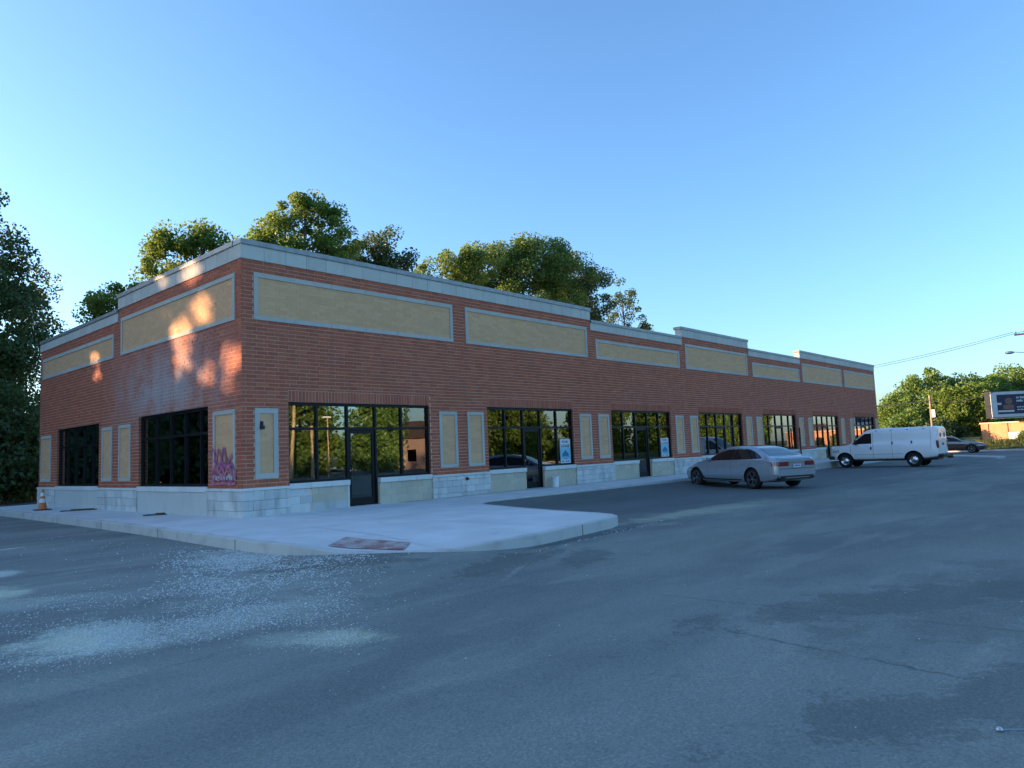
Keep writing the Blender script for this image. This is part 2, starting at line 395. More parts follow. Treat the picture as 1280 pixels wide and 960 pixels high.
sheet('ground', [-1500, -300, -60, 0, 60, 120, 300, 1500], [-1500, -300, -60, 0, 60, 120, 300, 1500], lambda x, y: -0.5, MAT['earth'])
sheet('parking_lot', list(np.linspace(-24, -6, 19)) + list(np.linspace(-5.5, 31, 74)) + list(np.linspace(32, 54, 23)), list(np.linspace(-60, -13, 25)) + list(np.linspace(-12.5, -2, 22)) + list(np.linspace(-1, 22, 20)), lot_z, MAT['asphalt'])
sheet('street', [54, 58, 62, 66.5], list(np.linspace(-140, 80, 23)), lambda x, y: -0.242, MAT['street'])
sheet('back_road', [-24, -16, -8, 0, 8, 16, 24, 32, 40, 54], [22.0, 25.0], lambda x, y: lot_z(x, 22), MAT['street'])
sheet('grass_verge', [66.5, 67, 70, 75, 82, 100, 150, 240], list(np.linspace(-160, 120, 29)), lambda x, y: -0.20 + 0.5 * smooth01((x - 66) / 8) + 0.25 * smooth01((x - 70) / 12), MAT['grassground'])
sheet('woodland_floor', [-80, -40, 0, 40, 56], [25.0, 30, 60, 90], lambda x, y: -0.1, MAT['earth'])
sheet('woodland_edge', [-120, -60, -24], list(np.linspace(-60, 90, 8)), lambda x, y: -0.1, MAT['earth'])

# street kerb and white edge line
m = MB(); m.box(66.36, 66.5, -140, 80, -0.245, -0.10); tag(m.build('kerb', MAT['kerb']), kind='structure')
m = MB(); m.prism([(44.6, -9.0), (45.6, -9.3), (51.6, -5.6), (52.4, -1.2), (51.2, -1.0), (50.2, -4.6)], -0.3, -0.10); tag(m.build('kerb_apron', MAT['kerb'], bevel=0.03), kind='structure')

# pavement round the shops with a dropped kerb at the corner
OUT = [(-1.72, 17.6), (-1.72, 14), (-1.80, 9.9), (-1.95, 4.5), (-2.06, 1.7), (-2.2, -1.0), (-2.34, -2.9), (-2.47, -5.0), (-2.48, -5.85), (-2.36, -6.4), (-2.17, -6.9), (-1.95, -7.5),
       (-1.66, -8.05), (-1.38, -8.45), (-1.10, -8.76), (-0.78, -8.96), (-0.42, -9.12), (0.05, -9.2), (0.67, -9.14), (1.77, -8.99), (2.9, -8.85), (3.36, -8.68), (3.62, -8.37), (3.76, -7.95), (3.86, -7.4), (4.02, -6.5), (4.45, -5.0), (4.9, -3.6), (5.3, -2.72),
       (6.0, -2.6), (9, -2.55), (14, -2.5), (20, -2.5), (30, -2.5), (40, -2.5), (46, -2.5), (54.2, -2.5), (54.2, 1.0)]
def resample(P, step):
    o = [P[0]]
    for a, b in zip(P, P[1:]):
        d = math.dist(a, b); n = max(1, round(d / step))
        for k in range(1, n + 1): o.append((a[0] + (b[0] - a[0]) * k / n, a[1] + (b[1] - a[1]) * k / n))
    return o
RAMP = Vector((-1.72, -7.85))
def walk_z(x, y):
    d = (Vector((x, y)) - RAMP); u = d.x * 0.87 + d.y * 0.49; t = d.x * 0.49 - d.y * 0.87
    k = (1 - smooth01((abs(t) - 0.7) / 1.3)) * (1 - smooth01(u / 1.6))
    return 0.13 - 0.11 * k
edge = resample(OUT, 0.3)
def offset_in(E, d):
    o = []
    for i, p in enumerate(E):
        a = Vector(E[max(i - 1, 0)]); b = Vector(E[min(i + 1, len(E) - 1)]); t = (b - a).normalized()
        o.append((p[0] - t.y * d, p[1] + t.x * d))
    return o
inner = offset_in(edge, 0.16)
# kerb stone ring
m = MB(); vs = []; fs = []
for (a, b) in zip(edge, inner):
    z = walk_z(*a); zl = lot_z(*a)
    vs += [(a[0] - 0.0, a[1], zl - 0.05), (a[0], a[1], max(z - 0.02, zl - 0.04)), (a[0] * 0.9 + b[0] * 0.1, a[1] * 0.9 + b[1] * 0.1, max(z, zl - 0.03)), (b[0], b[1], walk_z(*b) + 0.001)]
for i in range(len(edge) - 1):
    for k in range(3): fs.append((i * 4 + k, i * 4 + k + 1, (i + 1) * 4 + k + 1, (i + 1) * 4 + k))
m.mesh(vs, fs); tag(m.build('kerb', MAT['kerb'], smooth=30), kind='structure')
# kerb joints: dark recessed lines as slim blocks standing 1 mm proud of the kerb
m = MB()
for i in range(8, len(edge) - 1, 13):
    a, b = Vector(edge[i]), Vector(inner[i]); t = (Vector(edge[i + 1]) - a).normalized() * 0.008; n = (a - b).normalized() * 0.004
    z = walk_z(*edge[i]); zl = lot_z(*edge[i])
    if z - zl < 0.12: continue
    P = [a + n - t, a + n + t, a - n * 4 + t, a - n * 4 - t]
    m.prism([tuple(p) for p in P], zl, z - 0.012)
tag(m.build('kerb_joint', MAT['caulk']), kind='structure')
# walking surface
poly = inner + [(53.9, 0.35), (0.4, 0.35), (0.4, 17.6)]
def inside(p, P):
    c = False; j = len(P) - 1
    for i in range(len(P)):
        if (P[i][1] > p[1]) != (P[j][1] > p[1]) and p[0] < (P[j][0] - P[i][0]) * (p[1] - P[i][1]) / (P[j][1] - P[i][1]) + P[i][0]: c = not c
        j = i
    return c
pts = [Vector(p) for p in poly]; ne = len(pts)
grid = [(x, y) for x in np.arange(-2.4, 6, 0.35) for y in np.arange(-9.1, 17.5, 0.35)] + [(x, y) for x in np.arange(6.2, 54, 1.0) for y in (-1.9, -1.1, -0.4)]
for g in grid:
    if inside(g, poly) and min((Vector(g) - q).length for q in pts) > 0.14: pts.append(Vector(g))
V, E_, F_, *_ = delaunay_2d_cdt(pts, [(i, (i + 1) % ne) for i in range(ne)], [], 1, 1e-4)
m = MB(); m.mesh([(v.x, v.y, walk_z(v.x, v.y)) for v in V], [tuple(f) for f in F_])
walk = m.build('sidewalk', MAT['concrete'], smooth=60); tag(walk, kind='structure')
# tooled joints in the slab (grooves filled with grime, 3 mm proud sheets)
m = MB()
def groove(a, b, wd=0.012):
    a = Vector(a); b = Vector(b); t = (b - a).normalized(); n = Vector((-t.y, t.x)) * wd; N = max(2, int((b - a).length / 0.3))
    vs = []
    for i in range(N + 1):
        p = a + (b - a) * i / N
        for s in (-1, 1):
            q = p + n * s; vs.append((q.x, q.y, walk_z(q.x, q.y) + 0.004))
    m.mesh(vs, [(2 * i, 2 * i + 1, 2 * i + 3, 2 * i + 2) for i in range(N)])
for y in (16, 14.4, 12.8, 11.2, 9.6, 8, 6.4, 4.8, 3.2, 1.6): groove((-1.72, y), (-0.1, y))
for a, b in (((-2.2, -0.15), (-0.1, -0.15)), ((-2.3, -4.0), (4.55, -4.0)), ((1.3, -0.12), (1.3, -8.9)), ((5.3, -2.5), (5.3, -0.1)), ((-1.2, -9.0), (-0.6, -4.0))): groove(a, b)
for x in np.arange(6.8, 53, 1.55): groove((x, -2.34), (x, -0.1))
tag(m.build('sidewalk_joint', MAT['block']), kind='structure')
# gritty floor beside the kerb
WARN = [(-1.98, -6.62), (-1.52, -7.98), (-1.08, -7.62), (-1.34, -6.22)]
q = NT('warning_plate_red'); q.l(q.mix(q.ramp(q.noise(3.5, 6, 0.7), 0.36, 0.62), (0.34, 0.15, 0.14), (0.52, 0.44, 0.41)), q.b.inputs['Base Color']); q.b.inputs['Roughness'].default_value = 0.85
MAT['warn'] = q.m
wp = MB(); vs = []
def wz(x, y, dz): return walk_z(x, y) + dz
def lerp2(u, v):
    a = [WARN[0][i] + (WARN[1][i] - WARN[0][i]) * u for i in (0, 1)]; b = [WARN[3][i] + (WARN[2][i] - WARN[3][i]) * u for i in (0, 1)]
    return a[0] + (b[0] - a[0]) * v, a[1] + (b[1] - a[1]) * v
nu, nv = 16, 8
for j in range(nv + 1):
    for i in range(nu + 1):
        x, y = lerp2(i / nu, j / nv); vs.append((x, y, wz(x, y, 0.014)))
wp.mesh(vs, [(j * (nu + 1) + i, j * (nu + 1) + i + 1, (j + 1) * (nu + 1) + i + 1, (j + 1) * (nu + 1) + i) for j in range(nv) for i in range(nu)])
plate = wp.build('warning_plate', MAT['warn'])
tag(plate, 'red tactile warning plate set in the dropped kerb at the corner', 'tactile paving')
dm = MB()
for i in range(23):
    for j in range(9):
        x, y = lerp2((i + 0.5) / 23, (j + 0.5) / 9)
        dm.lathe([(0.022, 0), (0.016, 0.006), (0.0, 0.007)], 6, Matrix.Translation((x, y, wz(x, y, 0.014))))
d = dm.build('dome', MAT['warn'], plate); tag(d, kind='stuff')

# loose gravel spilled over the asphalt
rng = np.random.default_rng(3)
m = MB()
def stone(x, y, r):
    z = lot_z(x, y); a = rng.uniform(0, 6.28); n = 5
    h = r * rng.uniform(0.5, 0.9); vs = []
    for k in range(n):
        t = a + 6.283 * k / n; q = r * rng.uniform(0.7, 1.15); vs.append((x + q * math.cos(t), y + q * math.sin(t), z))
    for k in range(n):
        t = a + 0.3 + 6.283 * k / n; q = r * rng.uniform(0.35, 0.7); vs.append((x + q * math.cos(t), y + q * math.sin(t), z + h * rng.uniform(0.8, 1.1)))
    m.mesh(vs, [(k, (k + 1) % n, n + (k + 1) % n, n + k) for k in range(n)] + [tuple(range(n, 2 * n))])
OUTC = OUT + [(54, 17.6)]
def patchy(x, y):
    v = 0
    for k, (f, ph) in enumerate(((2.3, 0.4), (4.9, 1.7), (9.7, 2.9), (17.0, 0.9))): v += math.sin(f * x * 1.1 + 1.3 * math.sin(f * 0.7 * y + ph) + ph) * math.sin(f * y - 1.1 * math.sin(f * 0.6 * x) + 2 * ph) / (1 + 0.5 * k)
    return v
for cx, cy, sx, sy, an, n, r0 in ((-2.75, -5.15, 0.85, 0.45, 63, 9000, 0.0095), (-3.6, -7.2, 0.9, 0.65, 62, 5500, 0.0085), (-4.3, -8.5, 0.9, 0.7, 62, 6500, 0.0065), (-5.3, -9.85, 0.4, 0.75, 72, 6500, 0.0052), (-6.4, -9.5, 0.42, 0.36, 72, 6500, 0.0046),
                               (-5.05, -11.42, 0.2, 0.24, 55, 1600, 0.004), (-6.0, -7.6, 0.9, 0.6, 60, 2200, 0.0052), (-3.4, -1.5, 0.8, 2.4, 0, 160, 0.009), (-1, -12, 6, 3, 0, 380, 0.0045), (2.0, -9.3, 1.4, 0.07, 6, 90, 0.009), (-2.3, -7.6, 0.5, 0.3, 60, 350, 0.009)):
    ca, sa = math.cos(R(an)), math.sin(R(an))
    for _ in range(n):
        u, v = rng.normal(0, sx), rng.normal(0, sy); x = cx + u * ca - v * sa; y = cy + u * sa + v * ca
        if n > 400 and patchy(x, y) < rng.uniform(-1.1, 0.75): continue
        if x > -2.6 and inside((x, y), OUTC): continue
        stone(x, y, r0 * rng.uniform(0.45, 1.5) ** 1.6)
q = NT('gravel_stone'); q.l(q.mix(q.rnd(), (0.34, 0.35, 0.34), (0.72, 0.73, 0.70)), q.b.inputs['Base Color']); q.b.inputs['Roughness'].default_value = 0.9
MAT['gravel'] = q.m
tag(m.build('gravel', MAT['gravel']), 'pale crushed gravel scattered over the asphalt by the kerb', 'gravel', kind='stuff')

# ================================================================ the row of shops
B = empty('shop_row'); tag(B, 'long single storey red brick shop row with tan panels and black framed windows', 'building')
LEN, DEP = 53.3, 16.46
BB = 0.84                                   # bottom of the brickwork
FACE = {'F': lambda u, z, d: (u, -d, z), 'L': lambda u, z, d: (-d, u, z)}
def fbox(m, f, u0, u1, z0, z1, d0, d1, skip_back=False):
    P = FACE[f]
    m.hexa([P(u0, z0, d0), P(u1, z0, d0), P(u1, z0, d1), P(u0, z0, d1), P(u0, z1, d0), P(u1, z1, d0), P(u1, z1, d1), P(u0, z1, d1)], skip=(5 - 3,) if False else ())
# sections: (face, u0, u1, brick top, stone top, cap top)
TALL, LOW = (6.631, 6.985, 7.13), (6.225, 6.52, 6.65)
SEC = {'F': [(0, 14.90, TALL), (14.90, 22.33, LOW), (22.33, 29.80, TALL), (29.80, 37.45, LOW), (37.45, LEN, TALL)],
       'L': [(0, 8.17, TALL), (8.17, DEP, LOW)]}
WIN = {'F': [(1.28, 6.17), (8.73, 13.50), (16.08, 20.92), (23.65, 28.54), (31.22, 36.18), (39.08, 43.98), (47.30, 52.35)],
       'L': [(1.84, 6.50), (9.85, 14.33)]}
MULL = {('F', 0): [2.19, 3.17, 4.14, 5.11], ('L', 0): [2.48, 3.43, 4.39, 5.39]}
SILLZ, HEAD, TRANS = 0.884, 3.006, 2.31
PAN = {'F': [(0.33, 7.255, 1), (7.835, 14.63, 1), (15.21, 22.02, 0), (22.62, 29.60, 1), (30.22, 37.22, 0), (37.75, 45.32, 1), (45.82, 53.05, 1)],
       'L': [(0.308, 7.926, 1), (8.54, 16.12, 0)]}
SPAN = {'F': [(0.33, 0.97)], 'L': [(0.33, 1.52), (7.06, 8.05), (8.62, 9.54), (14.94, 16.18)]}
for i, (a, b) in enumerate(WIN['F']):
    SPAN['F'].append((b + 0.37, b + 1.14) if i < 6 else (b + 0.2, b + 0.82))
    if i: SPAN['F'].append((a - 0.96, a - 0.20))
def panz(t): return (5.09, 6.31) if t else (5.077, 5.887)
SPZ = (1.06, 2.828)
SOLD = HEAD + 0.3048

# ---- backing walls, cut round the shop windows (mortar shows between the bricks)
def wall_back(f, name):
    m = MB(); D0, D1 = -0.30, -0.0065
    L = LEN if f == 'F' else DEP
    cuts = sorted(WIN[f]); x = 0.010 if f == 'F' else 0.30
    def top(u0, u1):
        for a, b, t in SEC[f]:
            lo, hi = max(u0, a), min(u1, b)
            if hi - lo > 0.001: yield lo, hi, t[0]
    for a, b in cuts + [(L, L)]:
        if a > x: fbox(m, f, x, a, 0.0, 3.4, D0, D1)
        if b > a:
            mm = MULL.get((f, cuts.index((a, b)))) or [a + (b - a) * k / 5 for k in range(1, 5)]
            for c, d in ([(a, mm[1] - 0.031), (mm[2] + 0.031, b)] if f == 'F' else [(a, b)]): fbox(m, f, c, d, 0.0, 0.72, D0, D1)
            if f == 'F': fbox(m, f, mm[1] - 0.031, mm[2] + 0.031, 0.0, 0.098, D0, D1)
            fbox(m, f, a, b, HEAD + 0.004, 3.4, D0, D1)
        x = b
    for lo, hi, t in top(0.010 if f == 'F' else 0.30, L): fbox(m, f, lo, hi, 3.4, t, D0, D1)
    return m.build(name, MAT['mortar'], B)
wall_back('F', 'wall'); wall_back('L', 'wall')
m = MB(); m.box(LEN - 0.3, LEN, 0.301, DEP, 0, 6.631); m.box(0.3, LEN - 0.301, DEP - 0.3, DEP, 0, 6.225); m.build('wall', MAT['brick'], B)

# ---- bricks
H, LB, J = 0.1016, 0.3048, 0.0125
def subtract(rects, hole):
    out = []
    for (a, b, c, d) in rects:
        A, Bb, Cc, Dd = hole
        if Bb <= a or A >= b or Dd <= c or Cc >= d: out.append((a, b, c, d)); continue
        if A > a: out.append((a, A - 0.006, c, d))
        if Bb < b: out.append((Bb + 0.006, b, c, d))
        lo, hi = max(a, A), min(b, Bb)
        if Cc > c: out.append((lo, hi, c, Cc - 0.004))
        if Dd < d: out.append((lo, hi, Dd + 0.004, d))
    return [r for r in out if r[1] - r[0] > 0.018 and r[3] - r[2] > 0.014]
def courses(f):
    holes = [(a, b, 0, SOLD if f == 'F' else HEAD) for a, b in WIN[f]] + [(a, b) + panz(t) for a, b, t in PAN[f]] + [(a, b) + SPZ for a, b in SPAN[f]]
    full, part = [], []
    for (s0, s1, t) in SEC[f]:
        n = int(round((t[0] - BB) / H)) + 1
        for k in range(n):
            z0 = BB + k * H + J / 2; z1 = min(BB + (k + 1) * H - J / 2, t[0])
            if z1 - z0 < 0.02: continue
            off = (0.1016 if k % 2 else 0.0) + (0.0 if f == 'F' else 0.2032)
            i0 = math.floor((s0 - off) / LB) - 1
            u = off + i0 * LB
            while u < s1:
                a, b = max(u + J / 2, s0 if s0 > 0 else 0.0), min(u + LB - J / 2, s1)
                u += LB
                if b - a < 0.02: continue
                near = [h for h in holes if h[0] < b and h[1] > a and h[2] < z1 and h[3] > z0]
                if not near and b - a > LB - J - 1e-4 and z1 - z0 > H - J - 1e-4: full.append(((a + b) / 2, (z0 + z1) / 2)); continue
                rs = [(a, b, z0, z1)]
                for h in near: rs = subtract(rs, h)
                part += rs
    return full, part
CAMP = cam.matrix_world.translation
fullF, partF = courses('F'); fullL, partL = courses('L')
def screen_size(f, u, z):
    p = Vector(FACE[f](u, z, 0)); v = CAMP - p; n = Vector((0, -1, 0)) if f == 'F' else Vector((-1, 0, 0))
    return v.normalized().dot(n) / v.length_squared
allf = sorted([(-screen_size('F', u, z), 'F', u, z) for u, z in fullF] + [(-screen_size('L', u, z), 'L', u, z) for u, z in fullL])
solo, rest = allf[:296], allf[296:]
bmeshes = {}
for f in 'FL':
    for k in range(4):
        m = MB(); j = (0.0, 0.0015, -0.001, 0.0025)[k]
        fbox(m, f, -(LB - J) / 2, (LB - J) / 2, -(H - J) / 2, (H - J) / 2, -0.010, j)
        bmeshes[f, k] = m.data('brick', MAT['brick'])
for i, (_, f, u, z) in enumerate(solo):
    o = link('brick', bmeshes[f, random.randrange(4)], B, FACE[f](u, z, 0))
m = MB()
for _, f, u, z in rest:
    j = random.choice((0.0, 0.0015, -0.001, 0.0025))
    fbox(m, f, u - (LB - J) / 2, u + (LB - J) / 2, z - (H - J) / 2, z + (H - J) / 2, -0.0099, j)
for f, pl in (('F', partF), ('L', partL)):
    for a, b, c, d in pl:
        fbox(m, f, a, b, c, d, -0.0099, random.choice((0.0, 0.0015, -0.001)))
for a, b in WIN['F']:
    n = int(round((b - a) / 0.1016)); wd = (b - a) / n
    for i in range(n): fbox(m, 'F', a + i * wd + 0.0085, a + (i + 1) * wd - 0.0085, HEAD + 0.006, SOLD - 0.008, -0.0099, random.choice((0.001, 0.002, 0.0)))
# brick reveals of the window openings
for f in 'FL':
    for a, b in WIN[f]:
        for k in range(int((HEAD - BB) / H)):
            z0 = BB + k * H + J / 2; z1 = z0 + H - J
            for u0, u1 in ((a - 0.0095, a + 0.004), (b - 0.004, b + 0.0095)): fbox(m, f, u0, u1, z0, min(z1, HEAD), -0.20, -0.012)
tag(m.build('brickwork', MAT['brick'], B), kind='stuff')

# ---- framed tan panels
def panel(name, f, a, b, z0, z1, fw, label=None):
    P = FACE[f]
    m = MB(); fbox(m, f, a + fw, b - fw, z0 + fw, z1 - fw, -0.0098, -0.004); root = m.build(name, MAT['tanmortar'], B)
    if label: root['label'] = label
    m = MB(); g = 0.004
    n = max(1, round((b - a) / 1.22)); st = (b - a) / n
    for i in range(n):
        for (c, d) in ((z0, z0 + fw), (z1 - fw, z1)): fbox(m, f, a + i * st + (g if i else 0), a + (i + 1) * st - (g if i < n - 1 else 0), c, d, -0.0099, 0.026)
    nz = 1 if z1 - z0 < 1.5 else 2; hz = (z1 - z0 - 2 * fw) / nz
    for i in range(nz):
        for (c, d) in ((a, a + fw), (b - fw, b)): fbox(m, f, c, d, z0 + fw + i * hz + g, z0 + fw + (i + 1) * hz - g, -0.0099, 0.0245)
    m.build('stone_frame', MAT['frame'], root)
    m = MB(); k = 0; z = z0 + fw
    while z < z1 - fw - 0.02:
        u = a + fw - (0.1016 if k % 2 else 0.0)
        while u < b - fw - 0.02:
            u0, u1 = max(u, a + fw) + 0.003, min(u + LB, b - fw) - 0.003
            if u1 - u0 > 0.02: fbox(m, f, u0, u1, z + 0.003, min(z + H, z1 - fw) - 0.003, -0.0096, random.choice((-0.0005, 0.0005, 0.001)))
            u += LB
        z += H; k += 1
    tag(m.build('tan_brick', MAT['tan'], root), kind='stuff')
    return root
for f in 'FL':
    for a, b, t in PAN[f]: panel('sign_panel', f, a, b, *panz(t), 0.115)
    for a, b in SPAN[f]: panel('pier_panel', f, a, b, *SPZ, 0.13 if f == 'F' and a < 1 else 0.105)

# ---- parapet stones, metal caps, returns and roof
stone_len = 0.61
for f in 'FL':
    for si, (s0, s1, t) in enumerate(SEC[f]):
        n = max(1, round((s1 - s0) / stone_len)); st = (s1 - s0) / n
        for i in range(n):
            m = MB(); u0, u1 = s0 + i * st + 0.004, s0 + (i + 1) * st - 0.004
            if f == 'F' and i == 0 and si == 0: u0 = -0.028
            if f == 'L' and i == 0 and si == 0: u0 = 0.001
            fbox(m, f, u0, u1, t[0] + 0.004, t[1], -0.30 if not (f == 'L' and i == 0 and si == 0) else -0.299, 0.028)
            if f == 'F' or i or si: m.build('coping_stone', MAT['precast'], B)
            else: m = MB(); fbox(m, f, 0.302, u1, t[0] + 0.004, t[1], -0.299, 0.028); m.build('coping_stone', MAT['precast'], B)
        # dark sealant behind the joints
        m = MB()
        for i in range(2, n, 2):
            fbox(m, f, s0 + i * st - 0.0045, s0 + i * st + 0.0045, t[0] + 0.006, t[1] - 0.002, -0.05, 0.0265)
        if n > 2: m.build('joint', MAT['caulk'], B)
        m = MB(); o = 0.045
        a = s0 - (o if s0 == 0 or t is TALL else -0.02); b = s1 + (o if t is TALL else -0.02)
        if f == 'L' and s0 == 0: a = 0.36
        fbox(m, f, a, b, t[1] + 0.022, t[2], -0.36, 0.062); fbox(m, f, a + 0.02, b - 0.02, t[1] + 0.001, t[1] + 0.022, -0.33, 0.036)
        m.build('parapet_cap', MAT['metalcap'], B)
m = MB()
m.box(0.31, LEN - 0.31, 0.31, DEP - 0.31, 5.7, 5.9); m.build('roof', MAT['roof'], B)
m = MB(); m.box(14.6, 14.9, 0.305, 8.17, 5.9, 6.98); m.box(0.305, 14.59, 7.87, 8.17, 5.9, 6.98); m.build('parapet_return', MAT['metalcap'], B)

# ---- base course: piers, blocks under the windows, sills and bands
def blocks(name, f, u0, u1, zs, d1, mat, bl=0.405):
    for r, (z0, z1) in enumerate(zs):
        u = u0 - (bl / 2 if r % 2 else 0)
        while u < u1 - 0.01:
            a, b = max(u, u0), min(u + bl, u1)
            if b - a < 0.06: u += bl; continue
            key = (name, f, round(b - a, 3), round(z1 - z0, 3), d1)
            if key not in BLK:
                m = MB(); fbox(m, f, 0.003, b - a - 0.003, 0.003, z1 - z0 - 0.003, -0.0098, d1); BLK[key] = m.data(name, mat, bevel=0.004)
            link(name, BLK[key], B, FACE[f](a, z0, 0)); u += bl
BLK = {}
ZB = [(0.04, 0.245), (0.245, 0.445), (0.445, 0.642), (0.642, 0.770)]
ZP = [(0.04, 0.285), (0.285, 0.528), (0.528, 0.770)]
for f in 'FL':
    L = LEN if f == 'F' else DEP
    e = [0.0 if f == 'L' else -0.05] + [x for w in WIN[f] for x in w] + [L]
    for i in range(0, len(e), 2):
        u0, u1 = e[i], e[i + 1]
        far = u0 > 30
        if f == 'F' and i == 0: blocks('base_block', f, u0, u1, ZP, 0.05, MAT['block'], 0.61)
        elif f == 'L': blocks('base_block', f, u0 + (0.0005 if i else 0), u1, ZP, 0.05, MAT['block'], 0.61)
        else: blocks('base_block', f, u0, u1, ZP[:0] + ZB, 0.05, MAT['block'], 0.81 if far else 0.405)
        n = max(1, round((u1 - u0) / 1.22)); st = (u1 - u0) / n
        for k in range(n):
            m = MB(); a = u0 + k * st + 0.002; b = u0 + (k + 1) * st - 0.002
            if f == 'F' and i == 0 and k == 0: a = -0.075
            if f == 'L' and i == 0 and k == 0: a = 0.0015
            fbox(m, f, a, b, 0.771, 0.838, -0.0097, 0.075); m.build('band_stone', MAT['sill'], B, bevel=0.008)
def sill(f, a, b):
    n = max(1, round((b - a) / 0.62)); st = (b - a) / n
    for k in range(n):
        m = MB(); fbox(m, f, a + k * st + 0.002, a + (k + 1) * st - 0.002, 0.742, SILLZ - 0.002, -0.17, 0.045); m.build('sill_stone', MAT['sill'], B, bevel=0.006)
ZI = [(0.04, 0.345), (0.345, 0.545), (0.545, 0.7415)]

def frame_members(m, f, a, b, mulls, door, z0=SILLZ, z1=HEAD):
    d0, d1 = -0.190, -0.090
    fbox(m, f, a + 0.002, a + 0.062, z0, z1 - 0.075, d0, d1); fbox(m, f, b - 0.062, b - 0.002, z0, z1 - 0.075, d0, d1)
    fbox(m, f, a + 0.002, b - 0.002, z1 - 0.075, z1 - 0.001, d0, d1)
    for x in mulls:
        lo = 0.0 if door and (abs(x - door[0]) < .01 or abs(x - door[1]) < .01) else z0
        fbox(m, f, x - 0.03, x + 0.03, lo + (0.13 if lo == 0 else 0), z1 - 0.076, d0, d1 - 0.002)
    xs = [a + 0.03] + mulls + [b - 0.03]
    for x0, x1 in zip(xs, xs[1:]):
        isd = door and abs(x0 - door[0]) < 0.01
        fbox(m, f, x0 + 0.031, x1 - 0.031, TRANS - 0.035, TRANS + 0.035, d0, d1 - 0.004)
        if not isd: fbox(m, f, x0 + 0.031, x1 - 0.031, z0, z0 + 0.065, d0, d1 - 0.003)
    return xs
for f in 'FL':
    for wi, (a, b) in enumerate(WIN[f]):
        mulls = MULL.get((f, wi)) or [a + (b - a) * k / 5 for k in range(1, 5)]
        door = (mulls[1], mulls[2]) if f == 'F' else None
        m = MB(); xs = frame_members(m, f, a, b, mulls, door)
        fr = m.build('storefront_window', MAT['alu'], B)
        for k, (x0, x1) in enumerate(zip(xs, xs[1:])):
            isd = door and k == 2
            for (c, d) in ((SILLZ + 0.064, TRANS - 0.034), (TRANS + 0.034, HEAD - 0.0745)):
                if isd and c < 1.5: continue
                m = MB(); fbox(m, f, x0 + 0.0295, x1 - 0.0295, c, d, -0.150 - 0.0006 * (k % 2), -0.144 - 0.0006 * (k % 2)); m.build('pane', MAT['glass'], fr)
        if door:
            x0, x1 = door[0] + 0.032, door[1] - 0.032; z0, z1 = 0.145, TRANS - 0.037
            m = MB(); d0, d1 = -0.185, -0.125
            fbox(m, f, x0, x0 + 0.09, z0, z1, d0, d1); fbox(m, f, x1 - 0.09, x1, z0, z1, d0, d1)
            fbox(m, f, x0 + 0.09, x1 - 0.09, z1 - 0.11, z1, d0, d1 - 0.001); fbox(m, f, x0 + 0.09, x1 - 0.09, z0, z0 + 0.22, d0, d1 - 0.001)
            dr = m.build('door', MAT['alu'], B)
            m = MB(); fbox(m, f, x0 + 0.0895, x1 - 0.0895, z0 + 0.2195, z1 - 0.1095, -0.158, -0.152); m.build('door_pane', MAT['glass'], dr)
            m = MB(); hx = x0 + 0.05
            m.tube([(hx, 0.125, 1.02), (hx, 0.075, 1.02), (hx, 0.075, 1.28), (hx, 0.125, 1.28)], 0.012, 6); m.build('handle', MAT['alu'], dr)
            m = MB(); m.lathe([(0.02, 0), (0.02, 0.012), (0, 0.014)], 10, Matrix.Translation((hx, 0.1245, 1.13)) @ Matrix.Rotation(R(90), 4, 'X')); m.build('lock', MAT['steel'], dr)
            m = MB(); fbox(m, f, door[0] - 0.03, door[1] + 0.03, 0.10, 0.142, -0.25, -0.02); m.build('threshold', MAT['steel'], B)
            for q, (s0, s1) in enumerate(((a, door[0] - 0.032), (door[1] + 0.032, b))):
                sill(f, s0, s1)
                if wi == 0 and q == 0:
                    blocks('base_block', f, s0, s0 + 0.66, ZI, 0.0, MAT['block'], 0.61); blocks('base_block', f, s0 + 0.66, s1 - 0.06, ZI[:1], 0.0, MAT['block'], 0.61); blocks('tan_block', f, s0 + 0.66, s1 - 0.06, ZI[1:], 0.0, MAT['tanblock'])
                    blocks('base_block', f, s1 - 0.06, s1, [(0.04, 0.7415)], 0.0, MAT['block'])
                else: blocks('tan_block', f, s0, s1, ZI, 0.0, MAT['tanblock'], 0.405 if a < 20 else 0.81)
        else:
            sill(f, a, b)
            m = MB(); fbox(m, f, a + 0.002, b - 0.002, 0.04, 0.7415, -0.0098, 0.012); m.build('rendered_panel', MAT['render'], B)

# ---- fittings on the wall
m = MB(); fbox(m, 'F', 0.475, 0.545, 2.38, 2.50, 0.0012, 0.055); fbox(m, 'F', 0.455, 0.575, 2.30, 2.385, 0.0012, 0.075); m.build('alarm_box', MAT['black'], B, bevel=0.01)
m = MB(); m.lathe([(0.055, 0), (0.055, 0.02), (0.035, 0.03), (0.03, 0.09), (0.0, 0.09)], 12, Matrix.Translation((7.62, -0.049, 0.66)) @ Matrix.Rotation(R(90), 4, 'X')); m.build('hose_tap', MAT['blackplastic'], B, smooth=40)
m = MB(); m.tube([(36.26, -0.12, 0.10), (36.26, -0.12, 2.2)], 0.045, 8); m.box(36.2, 36.32, -0.1, -0.052, 1.5, 1.56); m.build('downpipe', MAT['blackplastic'], B)

